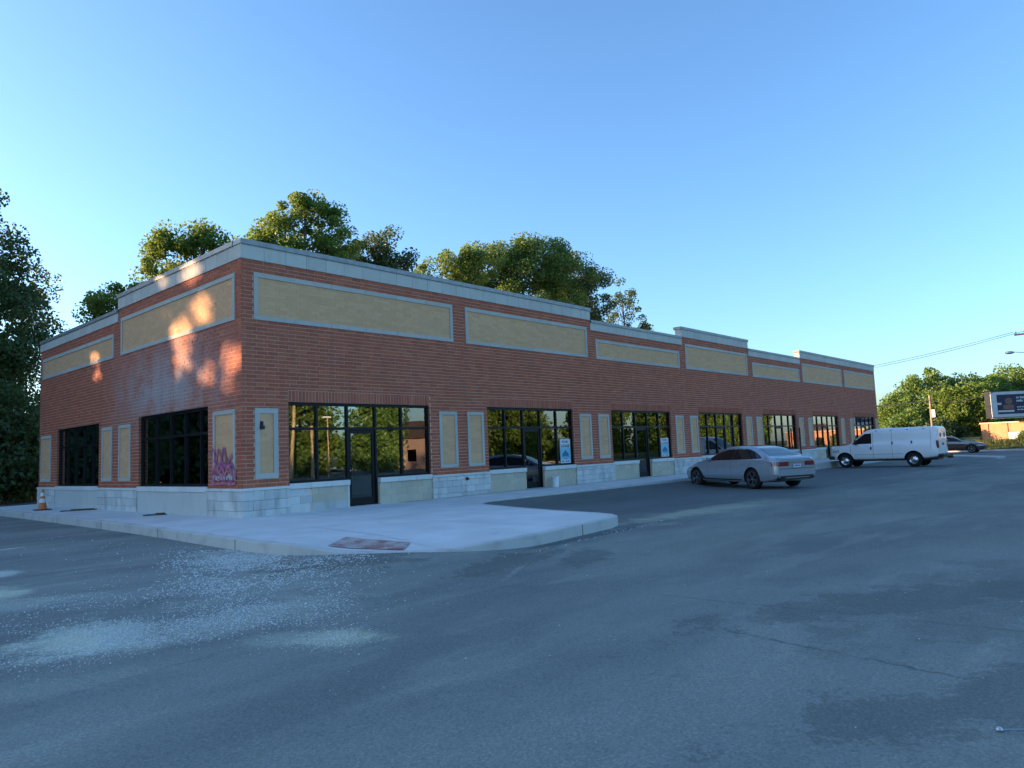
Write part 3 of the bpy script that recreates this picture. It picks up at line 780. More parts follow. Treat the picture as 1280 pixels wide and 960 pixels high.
# ---- graffiti: looping sprayed strokes lying on the brick and the panel
MAT['paintA'] = simple('spray_paint_purple', (0.34, 0.09, 0.20), 0.7, var=0.3, scale=9)
MAT['paintB'] = simple('spray_paint_pink', (0.46, 0.14, 0.20), 0.7, var=0.3, scale=9)
m = MB()
def stroke(pts, wd, layer, mi):
    m.cur = mi
    P = []
    for i in range(len(pts) - 1):
        p0 = Vector(pts[max(i - 1, 0)]); p1 = Vector(pts[i]); p2 = Vector(pts[i + 1]); p3 = Vector(pts[min(i + 2, len(pts) - 1)])
        for k in range(6):
            t = k / 6; P.append(0.5 * ((2 * p1) + (p2 - p0) * t + (2 * p0 - 5 * p1 + 4 * p2 - p3) * t * t + (3 * p1 - p0 - 3 * p2 + p3) * t ** 3))
    P.append(Vector(pts[-1])); vs = []
    for i, p in enumerate(P):
        t = (P[min(i + 1, len(P) - 1)] - P[max(i - 1, 0)]).normalized(); n = Vector((-t.y, t.x)) * wd * (0.8 + 0.4 * random.random())
        d = 0.0285 + 0.0006 * layer
        for s in (-1, 1): vs.append(FACE['L'](p.x + n.x * s, p.y + n.y * s, d))
    m.mesh(vs, [(2 * i, 2 * i + 1, 2 * i + 3, 2 * i + 2) for i in range(len(P) - 1)])
LOOPS = [[(1.62, 1.86), (1.50, 2.02), (1.40, 1.86), (1.36, 1.45), (1.42, 1.12), (1.52, 1.06), (1.58, 1.3)],
         [(1.36, 1.2), (1.30, 1.75), (1.20, 2.0), (1.10, 1.75), (1.08, 1.3), (1.16, 1.06), (1.26, 1.2), (1.22, 1.6)],
         [(1.10, 1.3), (1.00, 1.85), (0.90, 2.03), (0.82, 1.72), (0.80, 1.3), (0.86, 1.04), (0.98, 1.15), (0.94, 1.65)],
         [(0.80, 1.3), (0.70, 1.5), (0.58, 1.72), (0.44, 1.84)], [(0.72, 1.75), (0.60, 1.5), (0.46, 1.32), (0.42, 1.12), (0.56, 1.02), (0.70, 1.14)],
         [(1.60, 1.02), (1.3, 0.96), (0.9, 0.99), (0.55, 0.95), (0.30, 1.0)], [(1.45, 1.7), (1.2, 1.5), (1.0, 1.62), (0.75, 1.45), (0.5, 1.55)],
         [(1.5, 1.25), (1.25, 1.38), (1.0, 1.22), (0.7, 1.33), (0.4, 1.2)], [(0.5, 1.6), (0.36, 1.4), (0.30, 1.1)], [(1.55, 1.5), (1.45, 1.3), (1.35, 1.55), (1.15, 1.3), (1.0, 1.5), (0.85, 1.25), (0.66, 1.5), (0.5, 1.25)]]
for i, lp in enumerate(LOOPS): stroke([(a_, 0.95 + (b_ - 0.95) * 0.84) for a_, b_ in lp], 0.034 if i % 3 else 0.042, i, i % 2)
g = m.build('graffiti', [MAT['paintA'], MAT['paintB']], B)

# ---- inside the empty units
m = MB(); m.box(0.301, LEN - 0.301, 0.301, DEP - 0.301, 0.0, 0.12); m.build('floor', MAT['slab'], B)
m = MB(); m.box(0.301, LEN - 0.301, 0.301, DEP - 0.301, 3.55, 3.6); m.build('ceiling', MAT['dark'], B)
m = MB()
for i in range(1, 7):
    x = (WIN['F'][i - 1][1] + WIN['F'][i][0]) / 2; m.box(x - 0.08, x + 0.08, 0.301, 10.0, 0.12, 3.55)
m.box(7.6, LEN - 0.301, 10.0, 10.15, 0.12, 3.55); m.build('partition_wall', MAT['drywall'], B)
m = MB()
for x, y in ((2.2, 4.5), (5.4, 5.2), (3.0, 8.0), (11.3, 3.5), (18.9, 3.2), (25.6, 3.2)): m.box(x - 0.1, x + 0.1, y - 0.1, y + 0.1, 0.12, 3.55)
m.build('column', MAT['drywall'], B)
m = MB(); m.box(0.302, 1.0, 5.8, 5.95, 0.12, 3.3); m.box(0.9, 1.0, 5.95, 6.9, 0.12, 3.3); m.build('stud_wall', MAT['drywall'], B)

# ---------------------------------------------------------------- work lights hanging inside
MAT['bulb'] = NT('lit_bulb').m
bb = MAT['bulb'].node_tree.nodes['Principled BSDF']; bb.inputs['Emission Color'].default_value = (1, 0.97, 0.85, 1); bb.inputs['Emission Strength'].default_value = 3.0
def bulb(x, y, z, label):
    e = empty('work_light', (x, y, z)); tag(e, label, 'light', 'bare work lights hanging inside the empty shops')
    m = MB(); m.tube([(0, 0, 0.08), (0, 0, 3.55 - z)], 0.006, 5); m.build('cord', MAT['wire'], e)
    m = MB(); m.lathe([(0.0, -0.055), (0.03, -0.045), (0.045, -0.01), (0.035, 0.03), (0.02, 0.06), (0.02, 0.1), (0, 0.1)], 10); m.build('bulb', MAT['bulb'], e, smooth=50)
bulb(11.47, 2.5, 2.54, 'lit bare bulb behind the leftmost bay of the second shop window')
bulb(13.58, 2.5, 2.70, 'lit bare bulb above the door behind the second shop window')
bulb(15.2, 2.5, 2.72, 'lit bare bulb inside the second shop, right of its door')
bulb(20.2, 2.5, 2.11, 'low lit bare bulb behind the left bay of the third shop window')
bulb(24.0, 2.5, 2.65, 'lit bare bulb behind the right bay of the third shop window')

# ---------------------------------------------------------------- posters in the windows
def text_mesh(body, size, ext=0.0008, bold=True):
    c = bpy.data.curves.new('text', 'FONT'); c.body = body; c.size = size; c.align_x = 'CENTER'; c.align_y = 'CENTER'; c.extrude = ext; c.resolution_u = 2
    if bold: c.offset = size * 0.022
    o = bpy.data.objects.new('text', c); COL.objects.link(o)
    dg = bpy.context.evaluated_depsgraph_get(); me = bpy.data.meshes.new_from_object(o.evaluated_get(dg))
    bpy.data.objects.remove(o); return me
def put_text(name, body, width, height, mat, parent, mtx):
    me = text_mesh(body, 1.0); co = np.zeros(len(me.vertices) * 3); me.vertices.foreach_get('co', co); co = co.reshape(-1, 3)
    c0, c1 = co.min(0), co.max(0); sx, sy = width / (c1[0] - c0[0]), height / (c1[1] - c0[1]); cc = (c0 + c1) / 2
    co = (co - [cc[0], cc[1], 0]) * [sx, sy, 1]; me.vertices.foreach_set('co', co.ravel()); me.transform(mtx); me.update()
    me.materials.clear(); me.materials.append(mat)
    return link(name, me, parent)
MAT['poster'] = simple('poster_card', (0.62, 0.68, 0.70), 0.6, var=0.04)
MAT['cyan'] = simple('poster_cyan', (0.22, 0.52, 0.62), 0.6, var=0.04)
MAT['blueprint'] = simple('poster_blue', (0.04, 0.16, 0.30), 0.6, var=0.05)
def poster(x0, x1, z0, z1, label, second):
    e = empty('lease_sign', ((x0 + x1) / 2, 0.128, z0)); tag(e, label, 'sign', 'lease signs standing in the shop windows')
    W, HH = x1 - x0, z1 - z0
    m = MB(); m.box(-W / 2, W / 2, 0.0, 0.006, 0, HH); m.build('board', MAT['poster'], e)
    m = MB(); m.box(-W / 2 + 0.01, W / 2 - 0.01, -0.0015, 0.0005, HH * 0.14, HH * 0.63); m.build('printed_field', MAT['cyan'], e)
    rx = Matrix.Rotation(R(90), 4, 'X')
    def at(z, y=-0.002): return Matrix.Translation((0, y, z)) @ rx
    put_text('lettering', 'FOR', W * 0.58, HH * 0.105, MAT['black'], e, at(HH * 0.885))
    put_text('lettering', 'LEASE', W * 0.84, HH * 0.125, second, e, at(HH * 0.715))
    m = MB(); s = W * 0.5; y0, y1 = -0.0032, -0.0005; zc = HH * 0.28
    for dx, sc in ((-0.22, 0.62), (0.20, 0.58), (0.0, 1.0)):
        hw, hh = s * 0.36 * sc, HH * 0.13 * sc; k = 0.0006 * sc
        pr = [(dx * W - hw, zc), (dx * W + hw, zc), (dx * W + hw, zc + hh), (dx * W + hw * 1.25, zc + hh), (dx * W, zc + hh * 2.1), (dx * W - hw * 1.25, zc + hh), (dx * W - hw, zc + hh)]
        n = len(pr); m.mesh([(p[0], y0 - k, p[1]) for p in pr] + [(p[0], y1 - k, p[1]) for p in pr], [tuple(range(n)), tuple(range(2 * n - 1, n - 1, -1))] + [(i, (i + 1) % n, n + (i + 1) % n, n + i) for i in range(n)])
    m.box(-W * 0.42, W * 0.42, -0.003, -0.0004, HH * 0.245, HH * 0.262); m.box(-W * 0.2, W * 0.2, -0.003, -0.0004, HH * 0.175, HH * 0.20)
    m.build('house_emblem', MAT['blueprint'], e)
    m = MB(); random.seed(5)
    for i in range(9):
        if i == 3: continue
        xx = -W * 0.40 + i * W * 0.09; m.box(xx, xx + W * 0.06, -0.002, 0.0, HH * 0.045, HH * (0.10 + 0.02 * (i % 2)))
    m.build('number_line', MAT['blueprint'], e)
MAT['greyblue'] = simple('poster_greyblue', (0.10, 0.14, 0.25), 0.6)
poster(12.75, 13.38, 0.955, 1.86, 'white and blue FOR LEASE sign with black lettering in the second shop window', MAT['black'])
poster(20.10, 20.78, 0.955, 1.80, 'white and blue FOR LEASE sign in the third shop window, its second line grey blue', MAT['greyblue'])

# ================================================================ trees
def leaves(rg, centres, sig, n, size, flat=1.0, up=0.35):
    """n small kite-shaped leaves scattered in soft clumps; returns verts, faces"""
    k = rg.integers(0, len(centres), n)
    g = rg.normal(0, 1, (n, 3)); g *= np.minimum(1, 1.75 / (np.linalg.norm(g, axis=1) + 1e-6))[:, None]
    C = centres[k] + g * np.array([1, 1, 0.8]) * sig[k][:, None]
    a = rg.normal(0, 1, (n, 3)); a[:, 2] *= flat; a /= np.linalg.norm(a, axis=1)[:, None]
    nrm = rg.normal(0, 1, (n, 3)); nrm[:, 2] += up
    b = np.cross(nrm, a); b /= np.linalg.norm(b, axis=1)[:, None]
    s = size * rg.uniform(0.6, 1.25, n)[:, None]
    V = np.stack([C - a * s * 0.5, C + b * s * 0.36 - a * s * 0.06, C + a * s * 0.55, C - b * s * 0.36 - a * s * 0.06], 1).reshape(-1, 3)
    return V
def leaf_mesh(name, V, mat):
    me = bpy.data.meshes.new(name); nv = len(V); nf = nv // 4
    me.vertices.add(nv); me.vertices.foreach_set('co', V.astype(np.float32).ravel())
    me.loops.add(nv); me.loops.foreach_set('vertex_index', np.arange(nv, dtype=np.int32))
    me.polygons.add(nf); me.polygons.foreach_set('loop_start', np.arange(0, nv, 4, dtype=np.int32))
    me.polygons.foreach_set('loop_total', np.full(nf, 4, dtype=np.int32))
    me.materials.append(mat); me.update(calc_edges=True); return me
def clump_points(rg, lobes, n):
    """clump centres near the skin and inside of a set of ellipsoid lobes (x, y, z, rx, ry, rz)"""
    L = np.array(lobes, float); wgt = L[:, 3] * L[:, 4] + L[:, 3] * L[:, 5]; wgt /= wgt.sum()
    k = rg.choice(len(L), n, p=wgt); d = rg.normal(0, 1, (n, 3)); d /= np.linalg.norm(d, axis=1)[:, None]
    rr = rg.uniform(0.25, 1.0, n) ** 0.45
    return L[k, :3] + d * rr[:, None] * L[k, 3:6]
def tree_data(seed, lobes, nclump, nleaf, size, sig, mat, trunk_r=0.25, up=0.35, cull=None):
    rg = np.random.default_rng(seed); C = clump_points(rg, lobes, nclump)
    S_ = rg.uniform(0.55, 1.3, nclump) * sig
    V = leaves(rg, C, S_, nleaf, size, up=up)
    if cull is not None:
        keep = cull(V.reshape(-1, 4, 3).mean(1)); V = V.reshape(-1, 4, 3)[keep].reshape(-1, 3)
    cm = leaf_mesh('crown', V, mat)
    m = MB(); L = np.array(lobes, float); top = L[np.argmax(L[:, 2])]
    zt = top[2]; pts = []
    for i in range(7):
        t = i / 6; pts.append((top[0] * t ** 1.5 + 0.12 * math.sin(seed + 3 * t), top[1] * t ** 1.5 + 0.12 * math.cos(seed * 2 + 3 * t), -0.15 + (zt + 0.15) * t))
    m.tube(pts, [trunk_r * (1.25 if i == 0 else 1) * (1 - 0.8 * i / 6) for i in range(7)], 9)
    order = rg.permutation(nclump)[:min(34, nclump)]
    for c in C[order]:
        z0 = max(zt * 0.22, c[2] - rg.uniform(1.2, 3.5)); t = min(1, z0 / zt); p0 = Vector((top[0] * t ** 1.5, top[1] * t ** 1.5, z0)); p2 = Vector(c)
        md = (p0 + p2) / 2 + Vector((0, 0, -0.25)); r0 = trunk_r * (1 - 0.75 * t) * 0.45
        m.tube([p0, md, p2], [r0, r0 * 0.6, r0 * 0.18], 5, cap=False)
    return cm, m.data('trunk', MAT['bark'], smooth=60)
def tree(label, x, y, z, data, rz=0.0, scale=1.0, group=None, name='leafy_tree', cat='tree'):
    e = empty(name, (x, y, z), rz); e.scale = (scale,) * 3; tag(e, label, cat, group)
    link('crown', data[0], e); link('trunk', data[1], e); return e
RZ = R(-47.8)                                       # lobes below are laid out with local x across the view
GB = 'trees rising behind the shop row'
# lobe: x, y, z, rx, ry, rz
tree('small sunlit treetop just showing over the low left end of the parapet', 6.3, 26.6, -0.1,
     tree_data(11, [(0, 0, 10.7, 2.1, 1.7, 1.3), (-1.0, 0, 11.3, 0.9, 0.9, 1.0), (0.9, 0, 11.0, 1.0, 0.8, 0.9), (2.0, 0, 10.4, 0.8, 0.8, 0.7), (0, 0, 8.5, 1.6, 1.6, 1.8)], 62, 10850, 0.178, 0.36, MAT['leafC']), RZ, group=GB)
tree('round sunlit treetop over the tall left parapet, next to the smallest one', 10.1, 26.4, -0.1,
     tree_data(12, [(-0.9, 0, 14.0, 2.2, 2.0, 1.8), (0.8, 0, 14.5, 1.7, 1.8, 1.5), (-0.4, 0, 15.4, 1.3, 1.3, 0.8), (1.2, 0, 15.5, 0.9, 0.9, 0.7), (2.6, 0, 13.9, 1.0, 1.0, 1.0), (3.6, 0, 13.6, 0.8, 0.8, 0.8), (0.3, 0, 11.6, 2.6, 2.2, 2.2)], 110, 23625, 0.178, 0.38, MAT['leafC']), RZ, group=GB)
tree('tallest treetop over the left parapet, directly behind the building corner', 16.5, 24.2, -0.1,
     tree_data(13, [(-0.1, 0, 17.5, 1.7, 1.6, 1.7), (-1.2, 0, 16.4, 1.7, 1.6, 1.6), (1.3, 0, 16.9, 1.6, 1.6, 1.7), (0.6, 0, 18.4, 0.9, 0.9, 0.8), (-2.8, 0, 15.7, 1.1, 1.0, 0.9), (-4.0, 0, 15.5, 0.8, 0.8, 1.0), (2.6, 0, 15.6, 1.2, 1.2, 1.0), (0.2, 0, 13.9, 3.8, 2.4, 2.0)], 135, 29750, 0.178, 0.38, MAT['leafC']), RZ, group=GB)
tree('dark blue green treetop right of the tallest, with loose leaves against the sky', 22.9, 24.6, -0.1,
     tree_data(14, [(-0.6, 0, 16.2, 1.8, 1.6, 1.5), (1.0, 0, 16.8, 1.3, 1.3, 1.3), (0.2, 0, 14.4, 2.6, 2.0, 1.8), (2.1, 0, 15.8, 0.9, 0.8, 1.1), (-2.2, 0, 15.2, 1.2, 1.2, 1.0)], 75, 13300, 0.185, 0.38, MAT['leafB']), RZ, group=GB)
tree('low yellowish treetop at the left foot of the biggest tree', 29.6, 23.4, -0.1,
     tree_data(15, [(-1.9, 0, 14.2, 1.9, 1.6, 1.3), (0.8, 0, 15.8, 1.7, 1.5, 1.5), (1.6, 0, 16.8, 0.9, 0.9, 0.9), (-2.0, 0, 15.5, 1.3, 1.1, 0.9), (-0.7, 0, 16.3, 1.3, 1.1, 1.0), (-3.3, 0, 15.1, 1.0, 0.9, 0.7), (2.4, 0, 16.0, 1.6, 1.4, 1.5), (0, 0, 12.6, 2.6, 2.0, 1.6)], 80, 14350, 0.192, 0.40, MAT['leafC']), RZ, group=GB)
tree('biggest broad tree behind the middle of the row, yellow lit on its left', 38.0, 23.6, -0.1,
     tree_data(16, [(-2.4, 0, 17.0, 3.0, 2.8, 2.4), (1.0, 0, 17.2, 3.4, 3.0, 2.6), (-0.4, 0, 19.0, 2.3, 2.2, 1.4), (3.8, 0, 16.8, 2.6, 2.4, 2.3), (2.6, 0, 18.5, 1.8, 1.8, 1.3), (-4.4, 0, 16.2, 1.7, 1.6, 1.8), (0.6, 0, 13.6, 5.2, 3.6, 2.8)], 230, 57750, 0.185, 0.52, MAT['leafA'], 0.4), RZ, group=GB)
tree('dark dense tree merging into the right side of the biggest tree', 45.0, 22.6, -0.1,
     tree_data(17, [(-1.2, 0, 17.2, 2.7, 2.4, 2.5), (1.0, 0, 16.0, 2.8, 2.4, 2.9), (-0.2, 0, 13.0, 3.2, 2.6, 2.2), (-2.2, 0, 18.6, 1.4, 1.4, 1.2)], 110, 26250, 0.192, 0.50, MAT['leafB'], 0.35), RZ, group=GB)
tree('thin open treetop at the far right of the group, sky showing through', 51.6, 21.8, -0.1,
     tree_data(18, [(-0.4, 0, 16.8, 0.9, 0.9, 2.0), (0.7, 0, 15.6, 1.0, 1.0, 1.6), (1.2, 0, 13.4, 1.2, 1.0, 0.9), (-0.9, 0, 14.2, 1.0, 1.0, 1.3)], 34, 3325, 0.200, 0.34, MAT['leafB'], 0.2), RZ, group=GB)
# left edge of the view
tree('tall dark tree cut by the left edge of the view, left of the shops', -0.9, 26.2, -0.1,
     tree_data(21, [(0.2, 0, 11.2, 3.1, 3.0, 2.8), (-1.0, 0, 14.6, 2.4, 2.6, 2.2), (1.6, 0, 8.6, 2.3, 2.6, 2.3), (2.0, 0, 10.8, 1.5, 1.6, 1.7), (-0.5, 0, 6.4, 3.8, 3.2, 2.4), (0.9, 0, 4.2, 3.0, 2.6, 2.0)], 210, 45500, 0.178, 0.46, MAT['leafB'], 0.3), RZ)
tree('slim open tree behind the dark one, between it and the shop wall', 3.2, 32.0, -0.1,
     tree_data(22, [(0, 0, 12.0, 1.3, 1.3, 2.2), (0.4, 0, 9.4, 1.6, 1.5, 2.0), (0.1, 0, 6.5, 2.0, 1.8, 2.4)], 55, 8400, 0.185, 0.42, MAT['leafB'], 0.2), RZ)
shrub = tree_data(23, [(0, 0, 1.6, 2.2, 1.8, 1.5), (0.9, 0, 2.6, 1.4, 1.4, 1.2), (-1.2, 0, 2.2, 1.3, 1.3, 1.3)], 60, 6500, 0.20, 0.45, MAT['leafB'], 0.1)
shrub2 = tree_data(24, [(0, 0, 1.1, 1.9, 1.7, 1.0), (1.0, 0, 1.7, 1.0, 1.1, 0.9), (-0.9, 0, 1.5, 1.1, 1.1, 0.9)], 50, 5200, 0.18, 0.40, MAT['leafA'], 0.1)
GU = 'dark undergrowth left of the shops'
for (x, y, s, rz, lb) in ((-2.6, 26.0, 1.35, 0.3, 'dark shrub in deep shade at the left edge, beside the back road'), (0.9, 26.0, 1.25, 2.0, 'dark shrub close to the left end wall of the shops'),
                          (2.2, 29.0, 1.6, 4.0, 'tall dark shrub in the second row behind the shop wall end'), (-1.4, 29.5, 1.8, 5.1, 'tallest dark shrub in the second row at the left edge'), (-5.8, 27.0, 1.5, 1.2, 'dark shrub just outside the left edge of the view'), (4.6, 31.5, 1.5, 0.9, 'dark shrub behind the shops, hidden by their left end')):
    tree(lb, x, y, -0.1, shrub, rz, s, GU, 'shrub', 'shrub')

# row of tall trees out to the left, which keeps the low sun off the lot; gaps cut along the sun's rays to place wall spots
GAPS = [((0.0, 1.0, 4.14), 0.34), ((0.0, 0.45, 4.2), 0.32), ((0.0, 1.8, 3.86), 0.26), ((0.0, 3.55, 5.25), 0.42), ((0.0, 3.35, 4.75), 0.30), ((0.0, 3.3, 4.3), 0.30), ((0.0, 2.0, 5.65), 0.42), ((0.0, 2.6, 5.75), 0.34),
        ((0.0, 2.95, 6.7), 0.34), ((0.0, 2.5, 6.85), 0.24), ((0.0, 10.2, 5.2), 0.32), ((0.0, 10.15, 4.6), 0.26), ((0.0, 12.2, 5.25), 0.12), ((0.0, 0.75, 3.45), 0.22), ((0.0, 4.6, 6.9), 0.25), ((0.0, 2.7, 5.2), 0.22), ((0.0, 4.4, 5.9), 0.16), ((0.0, 5.2, 5.2), 0.12), ((0.0, 1.4, 5.0), 0.14), ((0.0, 2.4, 3.7), 0.14), ((0.0, 3.9, 3.9), 0.13), ((0.0, 9.6, 4.2), 0.13), ((0.0, 11.0, 5.5), 0.11), ((0.0, 0.6, 5.4), 0.12)]
SD = np.array(SUND)
def cull_at(x, y, z, rz, s):
    ca, sa = math.cos(rz), math.sin(rz)
    def f(P):
        W = np.stack([x + s * (ca * P[:, 0] - sa * P[:, 1]), y + s * (sa * P[:, 0] + ca * P[:, 1]), z + s * P[:, 2]], 1)
        keep = np.ones(len(P), bool); rg = np.random.default_rng(5)
        for g, r in GAPS:
            d = W - np.array(g); t = d @ SD; q = np.linalg.norm(d - t[:, None] * SD, axis=1)
            keep &= ~((q < r * 1.5) & (t > 0) & (rg.random(len(P)) > 0.015 + np.clip((q / (r * 1.5) - 0.6) / 0.45, 0, 1) * 0.75))
        return keep
    return f
ROWL = [(0, 0, 9.5, 3.8, 3.8, 5.5), (0.6, 0.3, 13.2, 2.8, 2.8, 2.6), (-0.5, 0, 4.8, 4.0, 3.8, 3.6), (0, 0, 2.2, 3.8, 3.6, 2.2)]
LABR = 'tall dense tree in the row left of the shops that shades the lot'
GR = 'row of tall trees left of the lot'
rowd = tree_data(31, ROWL, 190, 15000, 0.46, 0.75, MAT['leafB'], 0.35)
for i, (x, y, s) in enumerate([(-26, 31, 1.0), (-31, 32, 1.03), (-36.5, 31, 1.0), (-42, 32, 1.05), (-48, 31, 1.0), (-54, 32, 1.0), (-60, 31, 1.03), (-33, 38, 1.08), (-45, 38, 1.05), (-66, 33, 1.0), (-39, 39.5, 1.05), (-51, 38.5, 1.05), (-57, 39, 1.0)]):
    tree(LABR, x, y, -0.1, rowd, i * 1.7, s, GR)
for i, (x, y, s) in enumerate([(-21, 31.5, 1.0), (-16.6, 32.5, 1.02), (-12.3, 32, 1.0), (-8.2, 33, 1.0), (-24.5, 38, 1.0), (-19.6, 38.5, 1.03), (-15, 38.5, 1.0), (-10, 39, 1.0), (-5, 39, 1.0), (-28.5, 37, 1.0)]):
    tree(LABR, x, y, -0.1, tree_data(31 + i, ROWL, 190, 16500, 0.46, 0.75, MAT['leafB'], 0.35, cull=cull_at(x, y, -0.1, i * 1.7, s)), i * 1.7, s, GR)

# trees across the lot, seen mirrored in the shop windows
GM = 'trees across the lot mirrored in the shop windows'
mird = tree_data(41, [(0, 0, 5.0, 3.2, 3.0, 3.4), (0.8, 0, 7.6, 2.2, 2.2, 1.9), (-1.1, 0.4, 2.4, 3.2, 3.0, 2.4)], 110, 9000, 0.40, 0.62, MAT['leafA'], 0.28)
mird2 = tree_data(42, [(0, 0, 4.2, 3.0, 2.8, 2.8), (-0.8, 0, 6.2, 2.0, 2.0, 1.6), (0.8, 0.4, 1.8, 3.2, 3.0, 2.0)], 100, 8000, 0.40, 0.62, MAT['leafC'], 0.28)
for i in range(23):
    x = 8 + i * 6.4; s = (1.0, 1.15, 0.85, 1.05, 1.25)[i % 5] * (1.0 if i < 12 else 1.12)
    if i in (6, 7): continue
    tree('leafy tree in the row across the lot, mirrored in the shop windows', x, -49 - 3 * math.sin(i * 2.1), -0.4, (mird, mird2)[i % 3 == 1], i * 1.3, s, GM)

# far trees and bushes beyond the street
f1 = tree_data(51, [(0, 0, 6.4, 5.2, 5.0, 3.6), (-3.4, 0, 5.2, 3.4, 3.4, 3.0), (3.6, 0, 6.2, 3.6, 3.4, 3.0), (0.6, 0, 8.6, 3.2, 3.0, 1.9), (0, 0, 2.6, 6.0, 5, 2.6)], 190, 27000, 0.33, 0.62, MAT['leafA'], 0.4)
f2 = tree_data(52, [(0, 0, 3.6, 3.4, 3.2, 2.6), (-0.6, 0, 5.4, 2.2, 2.2, 1.5), (1.6, 0, 4.2, 2.2, 2.2, 1.9), (0, 0, 1.8, 3.8, 3.4, 1.8)], 120, 18000, 0.28, 0.5, MAT['leafC'], 0.25)
f3 = tree_data(53, [(0, 0, 6.0, 3.8, 3.6, 3.2), (1.2, 0, 8.4, 2.6, 2.6, 1.9), (-2.2, 0, 7.2, 2.0, 2.0, 1.8), (0, 0, 2.8, 4.2, 4, 2.6)], 140, 20000, 0.32, 0.6, MAT['leafA'], 0.35)
GF = 'trees beyond the street'
tree('small dark tree beyond the street, touching the right end of the shops', 92.9, 9.4, 0.1, f2, 1.0, 0.80, GF)
tree('broad grey green tree beyond the street, tallest behind the white van', 103.8, 6.4, 0.1, f1, RZ, 0.98, GF)
tree('lighter bright green tree in front of the broad one, right of the pole', 85.7, -0.3, 0.3, f2, 2.2, 1.0, GF)
tree('tall tree at the right edge of the view, behind the billboard', 115.3, -1.9, 0.1, f3, 0.4, 1.03, GF)
tree('narrow yellow green tree left of the billboard, behind the bright one', 109.9, 1.2, 0.1, f2, 3.6, 1.38, GF)
tree('tree beyond the street just outside the right edge of the view', 112, -12, 0.1, f3, 2.1, 1.0, GF)
tree('far tree filling the gap between broad tree and right edge tree', 124, 3.0, 0.1, f1, 1.1, 0.95, GF)
tree('far low tree behind the van roof, left of the pole', 118, 13.5, 0.1, f3, 2.7, 0.72, GF)
fb = tree_data(54, [(0, 0, 1.1, 2.0, 1.8, 1.1), (0.8, 0, 1.6, 1.2, 1.2, 0.9), (-0.9, 0, 1.4, 1.1, 1.1, 0.8)], 50, 4200, 0.26, 0.36, MAT['leafA'], 0.08)
fd = tree_data(55, [(0, 0, 1.1, 2.0, 1.8, 1.1), (0.8, 0, 1.6, 1.2, 1.2, 0.9), (-0.9, 0, 1.4, 1.1, 1.1, 0.8)], 55, 5200, 0.26, 0.36, MAT['leafB'], 0.08)
GS = 'bushes on the bank beyond the street'
for (x, y, z, d, s, rz, lb) in ((76.3, 5.6, 0.2, fb, 0.95, 0, 'bush beyond the street next to the end of the shops'), (78.9, 3.4, 0.3, fb, 1.2, 1.5, 'sunlit bush behind the white van roof, left of the pole'),
                                (77.6, 1.0, 0.3, fd, 0.8, 0.7, 'dark round bush just right of the pole beyond the street'), (80.2, 0.6, 0.3, fd, 1.0, 2.9, 'dark bush in the second row, left of the orange building'),
                                (74.6, -7.2, 0.2, fd, 0.50, 4.0, 'dark bush in front of the orange building'), (75.4, -9.6, 0.2, fb, 0.6, 5.0, 'bush at the right edge in front of the orange building'), (84.5, 4.6, 0.3, fb, 1.5, 3.3, 'pale bush in the second row behind the van')):
    tree(lb, x, y, z, d, rz, s, GS, 'bush', 'bush')
# rough grass on the bank
rg = np.random.default_rng(8); n = 16000
px = 66.9 + rg.random(n) * 12; py = -16 + rg.random(n) * 26; pz = -0.20 + 0.5 * np.clip((px - 66) / 8, 0, 1) ** 2
h = 0.12 + 0.28 * rg.random(n) * np.clip((px - 66.5) / 4, 0.2, 1.4); a = rg.random(n) * 6.28; wv = 0.05
V = np.stack([np.stack([px - wv * np.cos(a), py - wv * np.sin(a), pz], 1), np.stack([px + wv * np.cos(a), py + wv * np.sin(a), pz], 1),
              np.stack([px + 0.1 * np.sin(a) + 0.01, py + 0.1 * np.cos(a), pz + h], 1), np.stack([px + 0.1 * np.sin(a) - 0.02, py + 0.1 * np.cos(a), pz + h], 1)], 1).reshape(-1, 3)
tag(link('grass', leaf_mesh('grass', V, MAT['grass'])), 'rough grass on the bank beyond the street', 'grass', kind='stuff')

